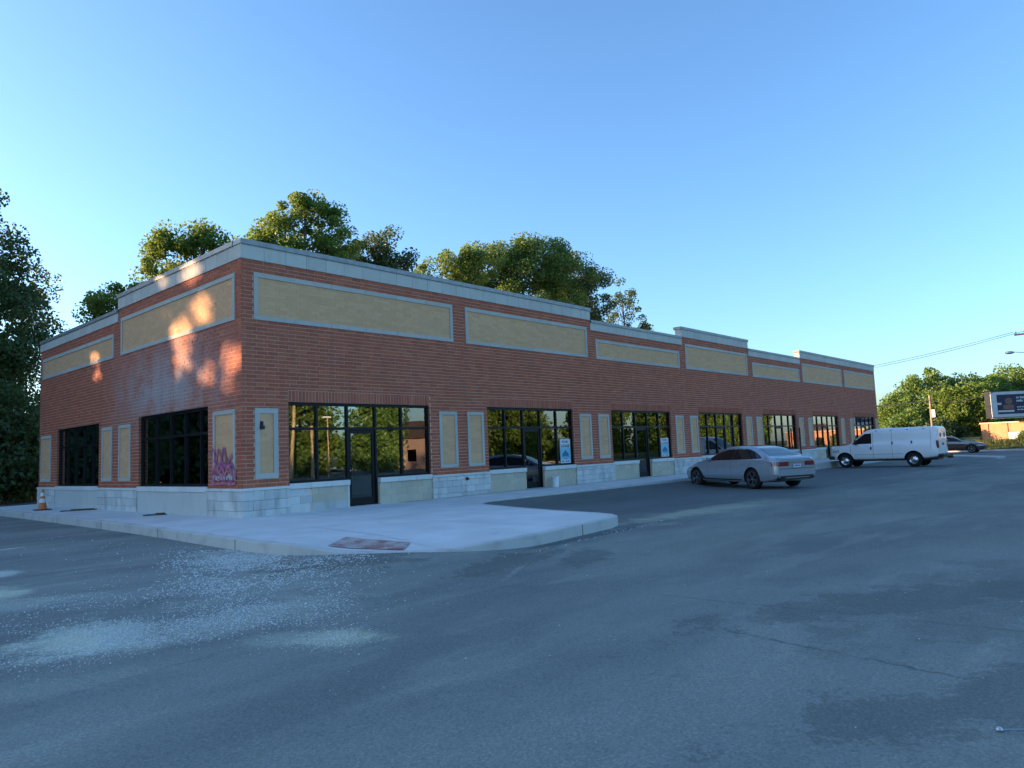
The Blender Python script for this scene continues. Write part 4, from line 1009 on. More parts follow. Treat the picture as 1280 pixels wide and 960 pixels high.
# ================================================================ street furniture and far buildings
def utility_pole(x, y, z0, h, label, arm_z, arm_len, arm_ang, lamp=False):
    e = empty('utility_pole', (x, y, z0)); tag(e, label, 'utility pole')
    m = MB(); m.tube([(0, 0, -0.2), (0, 0, h * 0.5), (0, 0, h)], [0.15, 0.13, 0.10], 10); m.build('pole', MAT['pole'], e, smooth=50)
    ca, sa = math.cos(arm_ang), math.sin(arm_ang)
    for az in arm_z:
        m = MB(); P = [(-arm_len * ca - 0.05 * sa, -arm_len * sa + 0.05 * ca), (arm_len * ca - 0.05 * sa, arm_len * sa + 0.05 * ca), (arm_len * ca + 0.05 * sa, arm_len * sa - 0.05 * ca), (-arm_len * ca + 0.05 * sa, -arm_len * sa - 0.05 * ca)]
        m.prism([(p[0] + 0.16 * sa, p[1] - 0.16 * ca) for p in P], az - 0.06, az + 0.06); m.build('cross_arm', MAT['pole'], e)
        m = MB()
        for k in (-0.92, -0.5, 0.5, 0.92): m.lathe([(0.03, 0), (0.06, 0.05), (0.035, 0.09), (0.06, 0.13), (0.02, 0.18)], 8, Matrix.Translation((k * arm_len * ca + 0.16 * sa, k * arm_len * sa - 0.16 * ca, az + 0.06)))
        m.build('insulator', MAT['white'], e)
    if lamp:
        m = MB(); m.tube([(0, 0, h - 2.6), (0.35, 0.7, h - 2.1), (0.7, 1.5, h - 1.95)], [0.035, 0.03, 0.03], 6); m.build('lamp_arm', MAT['steel'], e)
        m = MB(); m.lathe([(0.0, -0.28), (0.09, -0.2), (0.11, 0.1), (0.05, 0.28), (0, 0.28)], 10, Matrix.Translation((0.78, 1.68, h - 1.97)) @ Matrix.Rotation(R(90), 4, 'X') @ Matrix.Rotation(R(0), 4, 'Z')); m.build('lamp_head', MAT['steel'], e, smooth=50)
    return e
utility_pole(51.0, -10.95, -0.24, 9.1, 'wooden utility pole with crossarm and lamp at the right edge of the view', (8.25,), 1.2, R(95), True)
utility_pole(77.3, 1.32, 0.3, 5.25, 'short pale pole carrying thick cables, beyond the street behind the van', (), 1, 0)
pb = bpy.data.objects['utility_pole.001']
m = MB(); m.box(-0.28, -0.12, -0.42, -0.12, 2.9, 3.7); m.build('junction_box', MAT['white'], pb)
utility_pole(75.5, 16.5, 0.3, 9.0, 'wooden utility pole hidden behind the right end of the shops', (8.3,), 1.2, R(95))
def cable(p, q, sag, r, label, group):
    p, q = Vector(p), Vector(q); m = MB()
    pts = [p + (q - p) * (i / 16) - Vector((0, 0, sag * 4 * (i / 16) * (1 - i / 16))) for i in range(17)]
    m.tube(pts, r, 5); tag(m.build('power_cable', MAT['wire']), label, 'cable', group)
GC = 'overhead cables'
cable((50.9, -9.75, 8.2), (75.4, 17.6, 8.6), 0.55, 0.016, 'highest overhead cable, from the right edge pole to behind the shops', GC)
cable((50.95, -10.35, 8.2), (75.45, 17.0, 8.5), 0.62, 0.016, 'second overhead cable, just under the highest one', GC)
cable((77.2, 1.4, 4.95), (75.5, 16.5, 5.0), 0.3, 0.055, 'thick level cable from the short pole to the end of the shops', GC)
cable((77.3, 1.2, 4.95), (51.0, -10.95, 5.6), 0.9, 0.028, 'sagging cable from the short pole past the billboard', GC)

# billboard
MAT['bbframe'] = simple('billboard_white', (0.55, 0.60, 0.62), 0.6, var=0.08)
MAT['navy'] = simple('billboard_navy', (0.015, 0.03, 0.07), 0.6, var=0.2)
MAT['violet'] = simple('billboard_violet', (0.025, 0.025, 0.06), 0.6)
MAT['skin'] = simple('billboard_skin', (0.20, 0.12, 0.09), 0.7)
b = empty('billboard', (76.3, -4.15, 0.3), R(-52)); tag(b, 'billboard with white surround and dark blue poster above the orange building', 'billboard')
m = MB(); m.box(0, 7.2, 0.0, 0.9, 2.45, 5.10); m.build('cabinet', MAT['blackplastic'], b)
m = MB(); m.box(0.06, 7.14, -0.06, -0.001, 2.52, 2.82); m.box(0.06, 7.14, -0.06, -0.001, 4.76, 5.04); m.box(0.06, 0.62, -0.06, -0.001, 2.82, 4.76); m.box(6.6, 7.14, -0.06, -0.001, 2.82, 4.76); m.build('surround', MAT['bbframe'], b)
m = MB(); m.box(0.62, 6.6, -0.03, -0.0012, 2.82, 4.76); ps = m.build('poster', MAT['navy'], b)
m = MB(); m.box(0.66, 2.35, -0.034, -0.031, 3.25, 4.7); m.build('picture', MAT['violet'], ps)
m = MB(); m.lathe([(0, 0), (0.34, 0.0), (0.34, 0.004), (0, 0.005)], 16, Matrix.Translation((1.75, -0.0345, 4.1)) @ Matrix.Rotation(R(90), 4, 'X')); m.box(1.2, 2.2, -0.0365, -0.0345, 3.3, 3.72); m.build('portrait', MAT['skin'], ps)
m = MB(); m.box(0.66, 2.2, -0.0385, -0.035, 3.02, 3.2); m.box(0.62, 1.05, -0.0385, -0.035, 3.75, 3.95); m.build('stripe', MAT['bbframe'], ps)
m = MB(); rb = random.Random(4)
for zz, hh, x1 in ((4.32, 0.22, 6.2), (4.0, 0.22, 5.9), (3.42, 0.13, 6.0), (3.16, 0.13, 5.6)):
    x = 2.5
    while x < x1:
        wl = hh * rb.uniform(0.35, 0.65); m.box(x, x + wl, -0.034, -0.031, zz, zz + hh * rb.choice((0.75, 1.0, 0.75))); x += wl + hh * (0.14 if rb.random() > 0.2 else 0.6)
m.build('lettering', MAT['bbframe'], ps)
m = MB(); m.box(3.3, 3.75, 0.3, 0.7, -0.4, 2.46); m.build('post', MAT['navy'], b)
m = MB(); m.box(-0.1, 7.3, -0.5, -0.07, 2.40, 2.448); m.build('catwalk', MAT['steel'], b)

MAT['orange'] = simple('orange_render', (0.52, 0.26, 0.14), 0.85, var=0.12, scale=1.5)
MAT['cream'] = simple('cream_render', (0.62, 0.52, 0.34), 0.85, var=0.1)
ob = empty('low_building', (79.2, -2.7, 0.4), R(-97)); tag(ob, 'low orange brick building in full sun under the billboard', 'building')
m = MB(); m.box(0, 14, 0, 8, -0.5, 1.85); m.build('wall', MAT['orange'], ob)
m = MB(); m.box(-0.1, 14.1, -0.1, 8.1, 1.852, 1.98); m.build('roof', MAT['cream'], ob)
m = MB(); m.box(2.2, 3.9, -0.04, -0.001, -0.4, 0.9); m.build('garage_door', MAT['white'], ob)
for x in (5.4, 7.6, 9.8):
    m = MB(); m.box(x, x + 1.2, -0.03, -0.001, 0.3, 1.2); m.build('window', MAT['glass'], ob)
for x in np.arange(0.5, 13.9, 1.7):
    m = MB(); m.box(x, x + 0.16, -0.06, -0.001, -0.4, 1.85); m.build('pilaster', MAT['orange'], ob)
m = MB(); m.box(-2.2, -0.3, 0.2, 2.0, -0.6, 0.35); m.prism([(-2.3, 0.1), (-0.2, 0.1), (-0.2, 2.1), (-2.3, 2.1)], 0.352, 0.42)
tag(m.build('shed', MAT['cream']), 'small pale yellow shed at the left end of the orange building', 'shed')
bpy.data.objects['shed'].matrix_world = Matrix.Translation((79.2, -2.7, 0.5)) @ Matrix.Rotation(R(-97), 4, 'Z')
# sunlit house far across the lot, mirrored in the sixth shop window
hb = empty('house', (146, -44, -0.4)); tag(hb, 'pale rendered house far across the lot, mirrored as a glow in the windows', 'house')
m = MB(); m.box(0, 9, 2.5, 7.0, 0, 3.0); m.build('wall', MAT['cream'], hb)
m = MB(); m.mesh([(-0.4, 2.2, 3.0), (9.4, 2.2, 3.0), (9.4, 7.3, 3.0), (-0.4, 7.3, 3.0), (4.5, 2.2, 5), (4.5, 7.3, 5)], [(0, 1, 4), (2, 3, 5), (0, 4, 5, 3), (1, 2, 5, 4), (0, 3, 2, 1)]); m.build('roof', MAT['bark'], hb)
for y in (3.4, 5.3):
    m = MB(); m.box(-0.05, -0.001, y, y + 0.8, 1.5, 2.4); m.build('window', MAT['glass'], hb)

# posts, a lamp and a house across the lot, seen mirrored in the first shop window
MAT['paleposts'] = simple('pale_post_wood', (0.42, 0.33, 0.20), 0.9, var=0.2, scale=3)
MAT['peach'] = simple('peach_render', (0.36, 0.28, 0.24), 0.85, var=0.1)
for x, h, ln, lb in ((26.6, 7.5, 0.5, 'tall leaning pale post across the lot, mirrored in the first window'), (28.9, 4.9, -0.1, 'short pale post across the lot, mirrored beside the tall one')):
    e = empty('post', (x, -42.0, -0.3)); tag(e, lb, 'post')
    m = MB(); m.tube([(0, 0, -0.2), (ln * 0.5, 0, h * 0.5), (ln, 0, h)], [0.17, 0.15, 0.12], 9); m.build('shaft', MAT['paleposts'], e, smooth=50)
    m = MB(); m.tube([(ln, 0, h - 0.001), (ln, 0, h + 0.05)], [0.13, 0.02], 9); m.build('cap', MAT['steel'], e)
e = empty('lamp_post', (30.6, -42.0, -0.3)); tag(e, 'slim lamp post across the lot, mirrored in the first shop window', 'lamp post')
m = MB(); m.tube([(0, 0, -0.2), (0, 0, 5.6)], [0.09, 0.06], 8); m.build('shaft', MAT['paleposts'], e, smooth=50)
m = MB(); m.box(-0.55, 0.35, -0.16, 0.16, 5.605, 5.78); m.build('lamp_head', MAT['white'], e, bevel=0.03)
e = empty('house', (46.0, -53, -0.4)); tag(e, 'peach house across the lot, mirrored at the right of the first window', 'house')
m = MB(); m.box(0, 9.0, -7, 0, 0, 4.0); m.build('wall', MAT['peach'], e)
m = MB(); m.mesh([(-0.4, -7.4, 4.0), (9.4, -7.4, 4.0), (9.4, 0.4, 4.0), (-0.4, 0.4, 4.0), (-0.4, -3.5, 6.4), (9.4, -3.5, 6.4)], [(0, 1, 5, 4), (2, 3, 4, 5), (0, 4, 3), (1, 2, 5), (0, 3, 2, 1)]); m.build('roof', MAT['bark'], e)
for x in (0.8, 3.4, 6.4):
    m = MB(); m.box(x, x + 1.4, 0.001, 0.05, 1.1, 2.6); m.build('window', MAT['glass'], e)

# ================================================================ small things on the pavement
MAT['coneorange'] = simple('cone_orange', (0.60, 0.17, 0.05), 0.6, var=0.2)
c = empty('traffic_cone', (-1.02, 12.1, 0.13)); tag(c, 'orange traffic cone with two white bands at the left end of the pavement', 'traffic cone')
m = MB(); m.box(-0.23, 0.23, -0.23, 0.23, 0.0, 0.035); m.build('base', MAT['blackplastic'], c, bevel=0.01)
m = MB(); cr = lambda z: 0.145 - 0.112 * z / 0.71
m.lathe([(cr(0) + 0.02, 0.034), (cr(0.06), 0.06), (cr(0.71), 0.70), (0.02, 0.71), (0, 0.71)], 20); m.build('body', MAT['coneorange'], c, smooth=40)
for z0, z1 in ((0.26, 0.40), (0.48, 0.60)):
    m = MB(); m.lathe([(cr(z0) + 0.002, z0), (cr(z0) + 0.004, z0), (cr(z1) + 0.004, z1), (cr(z1) + 0.002, z1)], 20, close=True); m.build('band', MAT['white'], c, smooth=40)
bk = empty('bucket', (11.85, -0.28, 0.13)); tag(bk, 'white plastic bucket on the pavement by the second shop door', 'bucket')
m = MB(); m.lathe([(0.0, 0.0), (0.125, 0.0), (0.148, 0.35), (0.156, 0.35), (0.156, 0.37), (0.142, 0.37), (0.12, 0.02), (0.0, 0.02)], 22); m.build('tub', MAT['white'], bk, smooth=40)
m = MB(); m.tube([(0.155 * math.cos(t), 0.155 * math.sin(t) , 0.30 - 0.14 * math.sin(t / 1.0) * 0.6) for t in np.linspace(math.pi, 2 * math.pi, 9)], 0.004, 5); m.build('handle', MAT['steel'], bk)
m = MB(); rr = random.Random(2)
for i, (x, y, l, a) in enumerate([(0, 0, 1.05, 0.1), (0.1, 0.06, 0.7, -0.05)]):
    ca, sa = math.cos(a), math.sin(a); P = [(x - l / 2 * ca - 0.05 * sa, y - l / 2 * sa + 0.05 * ca), (x - l / 2 * ca + 0.05 * sa, y - l / 2 * sa - 0.05 * ca), (x + l / 2 * ca + 0.04 * sa, y + l / 2 * sa - 0.04 * ca), (x + l / 2 * ca - 0.04 * sa, y + l / 2 * sa + 0.05 * ca)]
    m.prism(P, 0.0 if i == 0 else 0.032, 0.03 if i == 0 else 0.055)
o = m.build('wood_scrap', MAT['wood'], bevel=0.004); o.location = (-0.62, 9.75, 0.134); o.rotation_euler = (0, 0, R(-36)); tag(o, 'long dark board lying on the left pavement near the cone', 'wood scrap')
m = MB(); m.prism([(-0.28, -0.07), (0.25, -0.09), (0.32, 0.02), (0.05, 0.10), (-0.2, 0.06)], 0.0, 0.03); m.prism([(0.05, -0.05), (0.30, -0.04), (0.26, 0.05), (0.02, 0.05)], 0.031, 0.06)
o = m.build('wood_scrap', MAT['wood'], bevel=0.004); o.location = (-0.5, 4.0, 0.134); o.rotation_euler = (0, 0, R(-40)); tag(o, 'short dark scrap lying on the pavement under the larger side window', 'wood scrap')
m = MB(); m.lathe([(0, 0), (0.014, 0.002), (0.018, 0.01), (0.012, 0.02), (0, 0.022)], 10); m.tube([(0.02, 0, 0.008), (0.12, -0.02, 0.007), (0.30, -0.05, 0.006)], 0.0025, 5)
o = m.build('loose_bolt', MAT['steel'], smooth=50); o.location = (-4.24, -16.14, lot_z(-4, -16) + 0.002); o.rotation_euler = (0, 0, R(-40)); tag(o, 'pale round-headed bolt with a thin shank on the asphalt, bottom right', 'bolt')

# ================================================================ vehicles
MAT['silver'] = simple('silver_paint', (0.33, 0.385, 0.44), 0.26, 0.35, var=0.02, coat=1.0)
MAT['vanwhite'] = simple('white_paint', (0.80, 0.80, 0.80), 0.32, var=0.03, coat=0.5, scale=1.5)
MAT['maroon'] = simple('maroon_paint', (0.06, 0.03, 0.028), 0.3, var=0.05, coat=0.6)
MAT['champagne'] = simple('champagne_paint', (0.36, 0.33, 0.28), 0.35, 0.4, var=0.05, coat=0.6)
MAT['carglass'] = (lambda q: (q.b.inputs['Base Color'].__setattr__('default_value', (0.010, 0.012, 0.014, 1)), q.b.inputs['Roughness'].__setattr__('default_value', 0.03), q.m)[2])(NT('car_glass'))
MAT['rearglass'] = (lambda q: (q.b.inputs['Base Color'].__setattr__('default_value', (0.02, 0.055, 0.06, 1)), q.b.inputs['Roughness'].__setattr__('default_value', 0.03), q.b.inputs['Coat Weight'].__setattr__('default_value', 1.0), q.m)[3])(NT('rear_glass'))
MAT['tail'] = simple('tail_light_red', (0.22, 0.012, 0.015), 0.15, var=0.1, coat=1.0)
MAT['amber'] = simple('clear_lamp', (0.45, 0.43, 0.40), 0.15, coat=1.0)
MAT['rim'] = simple('wheel_alloy', (0.30, 0.31, 0.32), 0.35, 0.8, var=0.05)
MAT['chrome'] = simple('chrome', (0.75, 0.76, 0.78), 0.12, 1.0, var=0.02)
MAT['plate'] = simple('licence_plate', (0.55, 0.60, 0.64), 0.5, var=0.1, scale=25)

def spl(xs, pts):
    """smooth monotone curve through (x, value) pairs"""
    P = sorted(pts); X = np.array([p[0] for p in P], float); Y = np.array([p[1] for p in P], float)
    h = np.diff(X); d = np.diff(Y) / h; m = np.zeros(len(X)); m[1:-1] = np.where(d[:-1] * d[1:] > 0, 2 * d[:-1] * d[1:] / (d[:-1] + d[1:] + 1e-12), 0); m[0] = d[0]; m[-1] = d[-1]
    x = np.clip(xs, X[0], X[-1]); k = np.clip(np.searchsorted(X, x) - 1, 0, len(h) - 1); t = (x - X[k]) / h[k]
    return (2 * t**3 - 3 * t**2 + 1) * Y[k] + (t**3 - 2 * t**2 + t) * h[k] * m[k] + (-2 * t**3 + 3 * t**2) * Y[k + 1] + (t**3 - t**2) * h[k] * m[k + 1]

class Car:
    def __init__(s, wl, zb, zbelt, wbelt, ztop, wtop, x0, x1, n=72, zside=0.52):
        t = np.linspace(0, 1, n); s.x = x0 + (x1 - x0) * (0.5 - 0.5 * np.cos(np.pi * t)) * 0.35 + (x1 - x0) * t * 0.65
        g = lambda c: spl(s.x, c)
        s.r = []
        for i in range(n):
            W, B0, ZB, WB, ZT, WT = (float(g(c)[i]) for c in (wl, zb, zbelt, wbelt, ztop, wtop)) if i == -1 else (None,) * 6
            break
        W, B0, ZB, WB, ZT, WT = (g(c) for c in (wl, zb, zbelt, wbelt, ztop, wtop))
        for i in range(n):
            w, b, zb_, wb, zt, wt = W[i], B0[i], ZB[i], WB[i], ZT[i], WT[i]; zs = zside; G = zt - zb_
            R_ = [(0, b), (0.55 * w, b), (0.90 * w, b + 0.02), (0.97 * w, b + 0.07), (0.992 * w, b + 0.16), (w, b + (zs - b) * 0.8), (w, zs), (0.997 * w, zs + (zb_ - zs) * 0.35), (0.988 * w, zs + (zb_ - zs) * 0.62), (0.970 * w, zs + (zb_ - zs) * 0.86), (wb, zb_),
                  (wb - 0.025, zb_ + G * 0.05)]
            for tt in (0.22, 0.42, 0.62, 0.80): R_.append((wb - 0.025 + (wt + 0.02 - wb + 0.025) * tt, zb_ + G * (0.05 + 0.95 * tt * 0.98)))
            R_ += [(wt - 0.015, zb_ + G * 0.925), (wt * 0.90, zb_ + G * 0.968), (wt * 0.70, zb_ + G * 0.988), (wt * 0.38, zb_ + G * 0.997), (0, zt)]
            s.r.append(R_)
        s.r = np.array(s.r)
    def ring(s, x): return np.array([[np.interp(x, s.x, s.r[:, k, c]) for c in (0, 1)] for k in range(s.r.shape[1])])
    def side_y(s, x, z):
        q = s.ring(x)[2:17]; return float(np.interp(z, q[:, 1], q[:, 0]))
    def top_z(s, x, y):
        q = s.ring(x)[10:][::-1]; return float(np.interp(abs(y), q[:, 0], q[:, 1]))
    def body(s, name, mats, parent, wells, face_mat=None):
        m = MB(); n, K = s.r.shape[:2]; ringn = 2 * K - 2; vs = []
        for i in range(n):
            h = [(s.x[i], y, z) for y, z in s.r[i]]; vs += h + [(a, -b_, c_) for a, b_, c_ in h[1:-1][::-1]]
        fs = [(i * ringn + k, i * ringn + (k + 1) % ringn, (i + 1) * ringn + (k + 1) % ringn, (i + 1) * ringn + k) for i in range(n - 1) for k in range(ringn)]
        fs += [list(range(ringn))[::-1], list(range((n - 1) * ringn, n * ringn))]
        m.mesh(vs, fs)
        if face_mat:
            m.m = [face_mat(*np.mean([vs[j] for j in f], 0)) for f in fs]
        o = m.build(name, mats, parent, smooth=32)
        for (wx, wz, wr, wy0, wy1) in wells:
            c = MB(); c.lathe([(wr, wy0), (wr, wy1)], 28, Matrix.Translation((wx, 0, wz)) @ Matrix.Rotation(R(-90), 4, 'X')); co = c.build('cutter', MAT['blackplastic'], parent)
            md = o.modifiers.new('b', 'BOOLEAN'); md.operation = 'DIFFERENCE'; md.object = co; md.solver = 'EXACT'
            dg = bpy.context.evaluated_depsgraph_get(); me = bpy.data.meshes.new_from_object(o.evaluated_get(dg)); o.modifiers.clear(); o.data = me; bpy.data.objects.remove(co)
            me.set_sharp_from_angle(angle=R(32))
        o.data.materials.append(MAT['rubber']); di = len(o.data.materials) - 1
        for p in o.data.polygons:
            c = p.center
            for (wx, wz, wr, wy0, wy1) in wells:
                if (c.x - wx) ** 2 + (c.z - wz) ** 2 < (wr * 1.004) ** 2 and min(abs(wy0), abs(wy1)) - 0.01 < abs(c.y): p.material_index = di
        o.data.name = name
        return o
    def side_patch(s, lo, hi, x0, x1, side, off=0.006, nx=26, nz=6):
        m = MB(); xs = np.linspace(x0, x1, nx); vs = []
        for x in xs:
            a, b_ = float(spl(x, lo)), float(spl(x, hi))
            for k in range(nz + 1):
                z = a + (b_ - a) * k / nz; vs.append((x, side * (s.side_y(x, z) + off), z))
        m.mesh(vs, [(i * (nz + 1) + k, i * (nz + 1) + k + 1, (i + 1) * (nz + 1) + k + 1, (i + 1) * (nz + 1) + k) for i in range(nx - 1) for k in range(nz)])
        return m
    def top_patch(s, wf, x0, x1, off=0.006, nx=16, ny=12):
        m = MB(); vs = []
        for x in np.linspace(x0, x1, nx):
            w_ = float(spl(x, wf))
            for k in range(ny + 1):
                y = -w_ + 2 * w_ * k / ny; vs.append((x, y, s.top_z(x, y) + off))
        m.mesh(vs, [(i * (ny + 1) + k, i * (ny + 1) + k + 1, (i + 1) * (ny + 1) + k + 1, (i + 1) * (ny + 1) + k) for i in range(nx - 1) for k in range(ny)])
        return m
    def seam(s, x, z0, z1, side, wd=0.006, off=0.003, lean=0.0, n=10):
        m = MB(); vs = []
        for k in range(n + 1):
            z = z0 + (z1 - z0) * k / n; xx = x + lean * (k / n)
            for q in (-1, 1): vs.append((xx + q * wd, side * (s.side_y(xx, z) + off), z))
        m.mesh(vs, [(2 * i, 2 * i + 1, 2 * i + 3, 2 * i + 2) for i in range(n)]); return m

def wheel(parent, x, y, z, r, wd, side, style):
    T = Matrix.Translation((x, y, z)) @ Matrix.Rotation(R(-90 * side), 4, 'X')
    rr = r * (0.73 if style == 'alloy' else 0.60)
    m = MB(); m.lathe([(rr * 0.97, -wd / 2), (r * 0.90, -wd / 2), (r * 0.975, -wd * 0.38), (r, -wd * 0.25), (r, wd * 0.25), (r * 0.975, wd * 0.38), (r * 0.90, wd / 2), (rr * 1.01, wd / 2), (rr * 0.97, wd * 0.40), (rr * 0.94, -wd * 0.3)], 36, T, close=True)
    o = m.build('wheel', MAT['rubber'], parent, smooth=40)
    m = MB(); m.lathe([(0, wd * 0.02), (rr * 0.96, wd * 0.02), (rr * 0.96, -wd * 0.1), (0, -wd * 0.1)], 24, T); m.build('hub_shade', MAT['blackplastic'], o)
    m = MB()
    if style == 'alloy':
        m.lathe([(rr * 0.985, wd * 0.20), (rr * 0.985, wd * 0.46), (rr * 0.92, wd * 0.46), (rr * 0.90, wd * 0.20)], 36, T, close=True); m.lathe([(0, wd * 0.36), (rr * 0.2, wd * 0.34), (rr * 0.22, wd * 0.2), (0, wd * 0.2)], 16, T)
        for k in range(5):
            for dd in (-0.17, 0.17):
                a = 2 * math.pi * k / 5 + 0.3; a1 = a + dd
                def pt(rad, ang, h): return T @ Vector((rad * math.cos(ang), rad * math.sin(ang), h))
                w0, w1 = 0.11, 0.042
                P = [pt(rr * 0.16, a - w0, wd * 0.2), pt(rr * 0.16, a + w0, wd * 0.2), pt(rr * 0.94, a1 + w1, wd * 0.24), pt(rr * 0.94, a1 - w1, wd * 0.24), pt(rr * 0.16, a - w0, wd * 0.36), pt(rr * 0.16, a + w0, wd * 0.36), pt(rr * 0.94, a1 + w1, wd * 0.42), pt(rr * 0.94, a1 - w1, wd * 0.42)]
                m.hexa(P)
    else:
        m.lathe([(0, wd * 0.46), (rr * 0.26, wd * 0.44), (rr * 0.34, wd * 0.22), (rr * 0.60, wd * 0.14), (rr * 0.80, wd * 0.26), (rr * 0.95, wd * 0.44), (rr * 0.99, wd * 0.42), (rr * 0.97, wd * 0.1), (0, wd * 0.1)], 28, T)
    m.build('rim', MAT['rim'] if style == 'alloy' else MAT['chrome'], o, smooth=35)
    return o

# ---- silver sedan
def sedan(label, loc, rz, mats, detail=True, body2=None, name='sedan'):
    e = empty(name, loc, rz); tag(e, label, 'car')
    C = Car(wl=[(-1.13, 0.78), (-1.08, 0.85), (-0.85, 0.925), (0, 0.95), (1.6, 0.95), (3.0, 0.945), (3.6, 0.90), (3.9, 0.80), (4.03, 0.62)],
            zb=[(-1.13, 0.36), (-1.0, 0.30), (-0.6, 0.22), (0, 0.20), (3.2, 0.20), (3.8, 0.22), (4.03, 0.34)],
            zbelt=[(-1.13, 0.955), (-0.9, 0.975), (0, 0.985), (1.5, 0.955), (2.5, 0.925), (3.2, 0.84), (3.8, 0.70), (4.03, 0.60)],
            wbelt=[(-1.13, 0.70), (-1.05, 0.79), (-0.7, 0.865), (0, 0.895), (1.6, 0.90), (2.6, 0.885), (3.4, 0.80), (3.9, 0.66), (4.03, 0.5)],
            ztop=[(-1.13, 0.985), (-1.08, 1.045), (-0.98, 1.065), (-0.72, 1.08), (-0.42, 1.20), (0.05, 1.385), (0.5, 1.46), (0.95, 1.48), (1.4, 1.46), (1.75, 1.395), (2.2, 1.20), (2.55, 1.04), (3.0, 0.965), (3.6, 0.85), (3.95, 0.72), (4.03, 0.64)],
            wtop=[(-1.13, 0.62), (-0.9, 0.74), (-0.70, 0.76), (-0.35, 0.66), (0.05, 0.57), (0.5, 0.55), (1.3, 0.56), (1.75, 0.58), (2.2, 0.66), (2.6, 0.74), (3.4, 0.66), (3.9, 0.5), (4.03, 0.4)], x0=-1.13, x1=4.03)
    wr = 0.345; wells = [(x, wr, 0.40, s0, s1) for x in (0, 3.12) for s0, s1 in ((0.60, 1.1), (-1.1, -0.60))]
    C.body('body', mats, e, wells, body2)
    for side in (1, -1):
        sm = C.side_patch([(-0.42, 1.035), (-0.2, 1.02), (0.4, 1.005), (2.5, 0.965)], [(-0.42, 1.06), (-0.15, 1.19), (0.3, 1.335), (0.85, 1.395), (1.4, 1.385), (1.75, 1.31), (2.5, 0.975)], -0.42, 2.48, side, 0.005)
        ws = sm.build('window_surround', MAT['blackplastic'], e, smooth=60)
        for a, b_ in ((-0.28, 0.12), (0.17, 1.0), (1.09, 2.36)):
            up = [(-0.42, 1.045), (-0.15, 1.165), (0.3, 1.305), (0.85, 1.365), (1.4, 1.355), (1.75, 1.28), (2.5, 0.985)]
            lo = [(-0.42, 1.045), (-0.2, 1.035), (0.4, 1.022), (2.5, 0.98)]
            C.side_patch(lo, up, a, b_, side, 0.009, 14, 4).build('side_window', MAT['carglass'], e, smooth=60)
        if detail:
            for x, l in ((1.05, 0.02), (2.36, 0.06), (0.10, -0.18)): C.seam(x - (0 if x > 0.2 else -0.1), 0.34 if x > 0.2 else 0.62, 0.965, side, 0.005, 0.002, l).build('door_seam', MAT['blackplastic'], e)
            for x in (0.38, 1.30):
                m = MB(); yy = C.side_y(x, 0.86) * side; m.box(x, x + 0.22, min(yy, yy + 0.028 * side), max(yy, yy + 0.028 * side), 0.845, 0.87); m.build('door_handle', mats[0], e, bevel=0.006)
            C.side_patch([(0.5, 0.285), (2.6, 0.285), (2.78, 0.36)], [(0.5, 0.325), (2.55, 0.335), (2.78, 0.60)], 0.5, 2.78, side, 0.006, 22, 2).build('sill_trim', MAT['blackplastic'], e)
        m = MB(); yy = C.side_y(2.28, 0.99) * side
        m.hexa([(2.22, yy, 0.97), (2.34, yy, 0.97), (2.36, yy + 0.20 * side, 0.985), (2.24, yy + 0.20 * side, 0.985), (2.22, yy + 0.04 * side, 1.06), (2.32, yy + 0.04 * side, 1.06), (2.33, yy + 0.20 * side, 1.11), (2.24, yy + 0.20 * side, 1.11)]); m.build('mirror', mats[0], e, bevel=0.02)
        for x in (0, 3.12): wheel(e, x, side * (0.95 - 0.125), wr, wr, 0.245, side, 'alloy')
    C.top_patch([(1.78, 0.55), (2.5, 0.70)], 1.80, 2.50, 0.006).build('windscreen', MAT['carglass'], e, smooth=60)
    C.top_patch([(-0.66, 0.66), (0.08, 0.53)], -0.64, 0.02, 0.006).build('rear_window', MAT['rearglass'], e, smooth=60)
    if detail:
        C.top_patch([(0.35, 0.44), (1.5, 0.46)], 0.45, 1.5, 0.004).build('sunroof', MAT['carglass'], e, smooth=60)
    # rear end
    def rear_x(y, z):
        best = -1.13
        for x in np.linspace(-1.13, -0.5, 64):
            if C.side_y(x, z) >= abs(y): return x
        return best
    def rear_strip(name, y0, y1, z0, z1, mat, off, n=12, taper=0.0):
        m = MB(); vs = []
        for k in range(n + 1):
            y = y0 + (y1 - y0) * k / n; tz = taper * k / n
            for z in (z0 + tz, (z0 + z1) / 2, z1 - tz * 0.3):
                x = rear_x(y, z); vs.append((x - off, y * (1 + off * 0.4), z))
        m.mesh(vs, [(3 * i + j, 3 * i + j + 1, 3 * i + j + 4, 3 * i + j + 3) for i in range(n) for j in range(2)]); return m.build(name, mat, e, smooth=50)
    for side in (1, -1):
        rear_strip('tail_light', side * 0.34, side * 0.895, 0.76, 0.90, MAT['tail'], 0.010)
        rear_strip('lamp_trim', side * 0.36, side * 0.85, 0.815, 0.83, MAT['blackplastic'], 0.014)
    rear_strip('chrome_strip', -0.335, 0.335, 0.855, 0.885, MAT['chrome'], 0.014)
    rear_strip('trunk_seam', -0.72, 0.72, 0.662, 0.678, MAT['blackplastic'], 0.004)
    rear_strip('bumper_insert', -0.80, 0.80, 0.315, 0.445, MAT['blackplastic'], 0.012)
    rear_strip('exhaust_trim', -0.50, 0.50, 0.365, 0.39, MAT['chrome'], 0.020)
    m = MB(); m.box(-1.163, -1.142, -0.155, 0.155, 0.70, 0.815); pl = m.build('licence_plate', MAT['plate'], e, bevel=0.004)
    m = MB(); m.box(-1.1655, -1.1635, -0.12, 0.12, 0.745, 0.775); m.box(-1.1655, -1.1635, -0.10, 0.10, 0.792, 0.802); m.build('plate_marks', MAT['blueprint'], pl)
